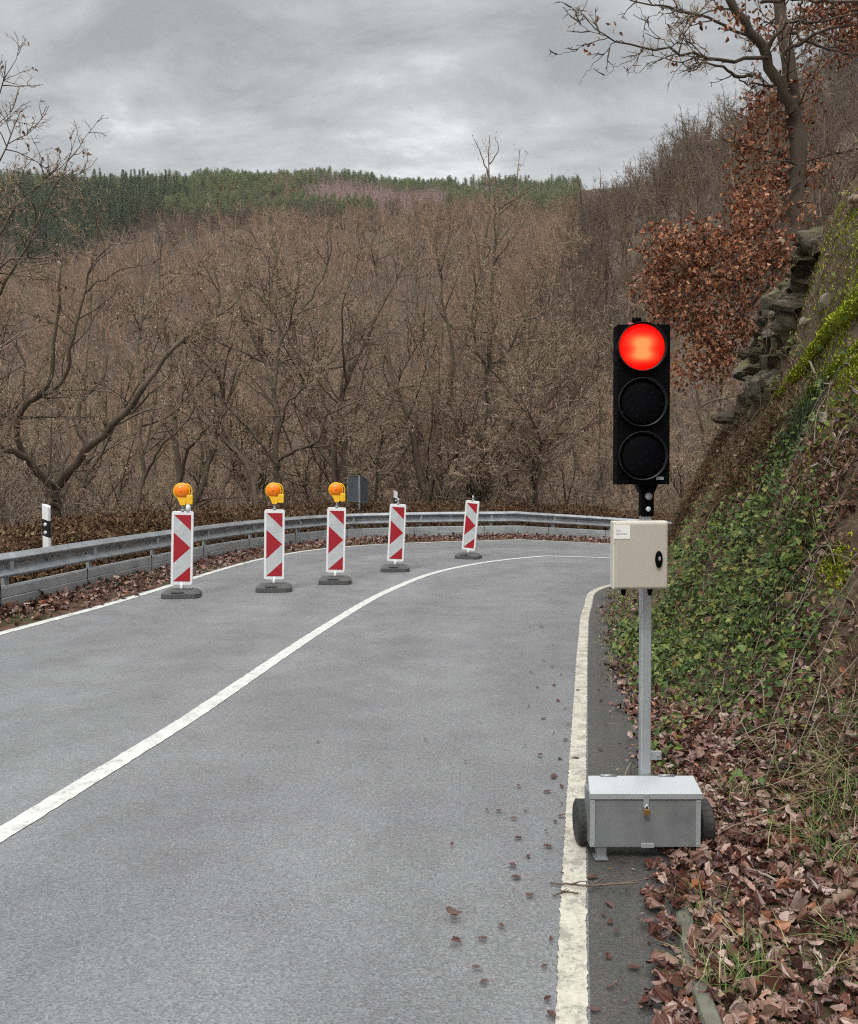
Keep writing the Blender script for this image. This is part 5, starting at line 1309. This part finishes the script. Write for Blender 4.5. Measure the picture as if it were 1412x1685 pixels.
stick('fallen_branch', lie([(1300, 430), (1340, 345), (1400, 350), (1440, 348)], .12), .035, .02, M['wood'], 'dark dead branch lying on top of the bank beside the oak trunk', 'branch', 3, 9)
stick('fallen_branch', lie([(1180, 800), (1200, 770), (1240, 745), (1275, 720)], .06), .012, .006, M['wood'], 'brown branch amid dry ferns right of the signal head', 'branch', 3, 10)
stick('fallen_branch', lie([(1180, 1125), (1205, 1118), (1225, 1112)], .08), .006, .004, M['pale_twig'], 'short pale stick resting on the ivy', 'branch', 0, 11)
stick('fallen_branch', lie([(1290, 1040), (1310, 1020), (1330, 1000)], .08), .009, .005, M['pale_twig'], 'slanting grey stick at the edge of the ivy', 'branch', 1, 12)

# kerb stone
def kerb():
    P = catmull([(.70, .4, .03), (.76, 1.6, .035), (.80, 2.43, .035), (.865, 2.8, .03), (.94, 3.1, .015), (1.0, 3.35, -.02)], 40)
    rng = np.random.RandomState(4); g = Geo(); T = np.gradient(P[:, :2], axis=0); T /= np.linalg.norm(T, axis=1, keepdims=True); N = np.stack([T[:, 1], -T[:, 0]], 1)
    rows = []
    for w, h in ((0, -.12), (0, -.002), (.006, .004), (.050, .005), (.056, -.002), (.056, -.12)):
        rows.append(np.concatenate([P[:, :2]+N*(w+rng.randn(40, 1)*.0025), (P[:, 2]+h+rng.randn(40)*.003)[:, None]], 1))
    V = np.stack(rows, 1); n, k, _ = V.shape; i = np.arange(n-1)[:, None]*k; j = np.arange(k-1)[None]
    g.add(V.reshape(-1, 3), np.stack([i+j, i+k+j, i+k+j+1, i+j+1], -1).reshape(-1, 4), 0, False); tag(g.build('kerb', M['kerb']), 'mossy concrete kerb half buried in leaves', 'kerb', kind='structure')
kerb()

# leaves on the road, each its own
def road_leaves():
    rng = np.random.RandomState(12)
    spots = [(762, 1508, .09, 'curled dark leaf on the road, farther of the two big ones', 1.1), (760, 1549, .10, 'crumpled red brown leaf on the road, nearer of the two big ones', 1.3)]
    for px, py, sz, lab, cu in spots:
        g = leaves(rng, np.zeros((1, 3)), np.array([[0, 0, 1.0]]), sz*.62, OAK, .10, .16)
        o = g.build('fallen_leaf', M['wet_leaf']); p = pixz(px, py, .02); o.location = tuple(p); tag(o, lab, 'leaf')
    protos = []
    for k in range(5):
        g = leaves(rng, np.zeros((1, 3)), np.array([[0, 0, 1.0]]), 0.040, OAK, .08, .12); protos.append(g)
    made = {}
    pts = [(840, 1442), (825, 1331), (893, 1391), (860, 1332), (742, 1391), (830, 1525), (908, 1300), (850, 1425), (920, 1320), (885, 1240), (905, 1273), (770, 1252), (700, 1217), (523, 1220), (868, 1227), (920, 1248), (915, 1275), (895, 1645), (900, 1660), (775, 1590), (805, 1612), (785, 1543),
           (870, 1105), (885, 1130), (905, 1095), (920, 1150), (900, 1180), (910, 1060), (895, 1030), (925, 1110), (870, 1160), (935, 1215), (930, 1190), (915, 1352), (900, 1365), (845, 1378), (852, 1345), (930, 1340), (990, 1500), (1005, 1510), (1000, 1565), (980, 1015), (988, 1020), (972, 1018), (945, 1430), (920, 1435), (880, 1010), (905, 985), (925, 1000), (938, 1035), (915, 1125), (948, 1135), (890, 1085), (860, 1075), (925, 1165), (910, 1205), (940, 1245), (850, 1290), (925, 1290), (800, 1330), (870, 1410), (880, 1470), (905, 1540), (890, 1590), (985, 1230), (1000, 1190), (990, 1150), (1005, 1290), (995, 1480), (1020, 1530), (1010, 1620), (990, 1660), (1030, 1590), (985, 1440)]
    for i, (px, py) in enumerate(pts):
        k = i % 5
        if k not in made: made[k] = o = protos[k].build('fallen_leaf', M['wet_leaf'])
        else: o = made[k].copy(); COL.objects.link(o)
        p = pixz(px, py, .014); o.location = tuple(p); o.rotation_euler = (rng.randn()*.06, rng.randn()*.06, rng.rand()*6.28); s = rng.uniform(.45, 1.15); o.scale = (s, s, s)
        tag(o, 'small brown leaf lying flat on the asphalt', 'leaf', 'small leaves scattered over the asphalt')
road_leaves()

# ------------------------------------------------------------------ the oak on the bank that still holds its brown leaves
def leafy_oak():
    base = pix(1302, 420, 12.6)
    lim = [
        limb(12.6, .19, .09, [(1300, 430), (1306, 390), (1314, 340), (1317, 290), (1311, 230), (1302, 160), (1292, 95), (1285, 30), (1272, -60)], .3),
        limb(12.6, .10, .06, [(1305, 185), (1285, 150), (1272, 120), (1260, 85), (1230, 50), (1205, 10), (1190, -50)], -.6),
        limb(12.3, .045, .008, [(1262, 95), (1235, 96), (1200, 100), (1150, 92), (1100, 80), (1050, 76), (1010, 68), (985, 50), (960, 25)], -.8),
        limb(12.3, .04, .010, [(1240, 125), (1210, 122), (1185, 110), (1160, 100), (1130, 115)], -.5),
        limb(12.2, .045, .012, [(1290, 90), (1330, 60), (1370, 45), (1440, 50)], -.6),
        limb(12.2, .05, .012, [(1262, 90), (1290, 40), (1330, 35), (1370, 30), (1440, 10)], -.9),
        limb(12.2, .05, .015, [(1255, 2), (1320, -2), (1380, 3), (1450, 4)], -.9),
        limb(12.2, .035, .010, [(1300, 55), (1350, 75), (1400, 88), (1450, 95)], -.6),
        limb(12.6, .035, .010, [(1240, 60), (1190, 40), (1130, 20), (1060, 5), (1010, -10)], -.5),
        limb(12.6, .03, .010, [(1275, 140), (1250, 138), (1225, 135), (1200, 118)], -.3),
        limb(12.5, .05, .012, [(1302, 420), (1270, 440), (1230, 460), (1180, 455), (1120, 420), (1075, 400)], -.4),
        limb(12.5, .05, .012, [(1300, 425), (1265, 470), (1220, 510), (1160, 530), (1100, 560)], -.4),
        limb(12.5, .03, .008, [(1316, 300), (1280, 330), (1245, 360), (1200, 385), (1150, 395)], -.5),
        limb(12.5, .02, .006, [(1306, 210), (1270, 200), (1235, 195), (1205, 190)], -.3),
        limb(12.5, .02, .006, [(1310, 270), (1270, 265), (1230, 280)], -.3),
        limb(11.9, .010, .003, [(1030, 72), (985, 55), (955, 38), (944, 18), (930, 5)], -.3), limb(11.9, .010, .003, [(1015, 66), (985, 98), (965, 120), (952, 140)], .3),
        limb(11.8, .010, .003, [(1000, 62), (960, 75), (930, 88), (903, 92)], -.2), limb(12.0, .010, .003, [(1105, 78), (1075, 50), (1050, 11), (1040, -20)], .4),
        limb(12.1, .010, .003, [(1150, 90), (1120, 60), (1095, 30), (1090, -10)], .5), limb(12.2, .010, .003, [(1200, 100), (1174, 112), (1150, 108), (1125, 125)], -.4),
        limb(12.3, .02, .004, [(1210, 25), (1193, 15), (1144, 23), (1100, 15), (1060, 30)], -.5), limb(12.0, .010, .003, [(1060, 76), (1040, 100), (1010, 112), (990, 130)], .3)]
    lim = [(p-base, r*(.85 if q_ < 2 else .66)) for q_, (p, r) in enumerate(lim)]
    tg, cg = tree_mesh(500, lim, [(3.8, .34, 7, 5, .15), (9.0, .45, 5, 3, .1), (12, .5, 4, 3, .1), (9, .6, 3, 3, .1)], twig_min=.0052, up=.02)
    e = empty('leafy_oak', tuple(base)); tg.build('trunk', M['oak_bark'], e); cg.build('crown', [M['twig'], M['oak_leaf'], M['oak_bark']], e)
    g = Geo(); rng = np.random.RandomState(51)
    blobs = [(1300, 175, 30, 35, 160), (1245, 180, 32, 34, 420), (1225, 240, 22, 18, 150), (1275, 230, 36, 30, 330), (1240, 290, 32, 22, 320), (1285, 300, 36, 30, 420), (1240, 330, 34, 26, 380), (1322, 260, 18, 34, 150), (1325, 165, 20, 26, 130),
             (1270, 360, 40, 28, 480), (1215, 390, 40, 28, 520), (1120, 400, 44, 26, 520), (1085, 415, 26, 30, 260), (1165, 420, 44, 32, 620), (1230, 430, 44, 34, 620), (1100, 460, 40, 34, 560), (1150, 480, 46, 38, 720), (1210, 490, 40, 34, 560),
             (1110, 520, 36, 30, 460), (1160, 545, 42, 34, 560), (1205, 550, 30, 30, 330), (1150, 595, 36, 26, 360), (1190, 600, 26, 20, 200), (1080, 440, 20, 18, 110), (1275, 420, 30, 26, 300),
             (1380, 30, 40, 30, 760), (1345, 20, 30, 24, 460), (1405, 20, 30, 26, 420), (1400, 75, 26, 16, 110), (1300, 18, 26, 16, 130), (1225, 20, 24, 18, 90), (1190, 40, 40, 20, 50), (1330, 80, 20, 30, 90), (1130, 50, 60, 30, 45), (1250, 60, 26, 24, 90), (1000, 45, 40, 30, 16)]
    pos = []
    for px, py, rx, ry, num in blobs:
        num = int(num*.72)
        a = rng.randn(num, 2); r_ = np.linalg.norm(a, axis=1, keepdims=True); a = a/np.maximum(r_, 1.0)*np.minimum(r_, 1.4)/1.15
        c = pix(px, py, (12.95 if px > 1200 else 12.3) if py < 360 else 12.1)
        k = 12.2/FPX
        # small sprays: leaves gather around sub-centres
        sub = np.stack([a[:, 0]*rx*k, rng.randn(num)*rx*k*.7, a[:, 1]*ry*k], 1); cen = sub[rng.randint(0, num, max(4, num//11))]
        q = cen[rng.randint(0, len(cen), num)]+rng.randn(num, 3)*.085
        pos.append(c-base+q)
    pos = np.concatenate(pos)
    n = rng.randn(len(pos), 3)*.7+np.array([-.1, -.5, .5]); n /= np.linalg.norm(n, axis=1, keepdims=True)
    leaves(rng, pos, n, 0.078, OAKL, .5, .5, g, 0, np.array([0, 0, -.7]))
    g.build('brown_leaves', M['oak_leaf'], e)
    g = Geo(); h = bank_hit(1284, 398); 
    g.lathe([(.0, .0), (.085, 0), (.085, -.22)], (0, 0, 0), 'Y', 14); o = g.build('cut_stub', M['stump'], e); o.location = tuple(pix(1284, 399, 12.35)-base); o.rotation_euler = (0, 0, R(10))
    tag(e, 'crooked oak with clinging brown leaves on top of the bank', 'tree')
leafy_oak()

# ------------------------------------------------------------------ damp air over the valley
def haze():
    g = Geo(); g.box((0, 245, 83), (900, 560, 222)); o = g.build('haze', [])
    m = bpy.data.materials.new('haze_air'); m.use_nodes = True; nt = m.node_tree; nt.nodes.clear()
    out = nt.nodes.new('ShaderNodeOutputMaterial'); v = nt.nodes.new('ShaderNodeVolumePrincipled')
    v.inputs['Color'].default_value = (0.86, 0.89, 0.93, 1); v.inputs['Density'].default_value = HAZE
    nt.links.new(v.outputs[0], out.inputs['Volume']); o.data.materials.clear(); o.data.materials.append(m)
    tag(o, kind='stuff', label='thin grey haze in the valley air', cat='haze')
HAZE = 0.00012
haze()
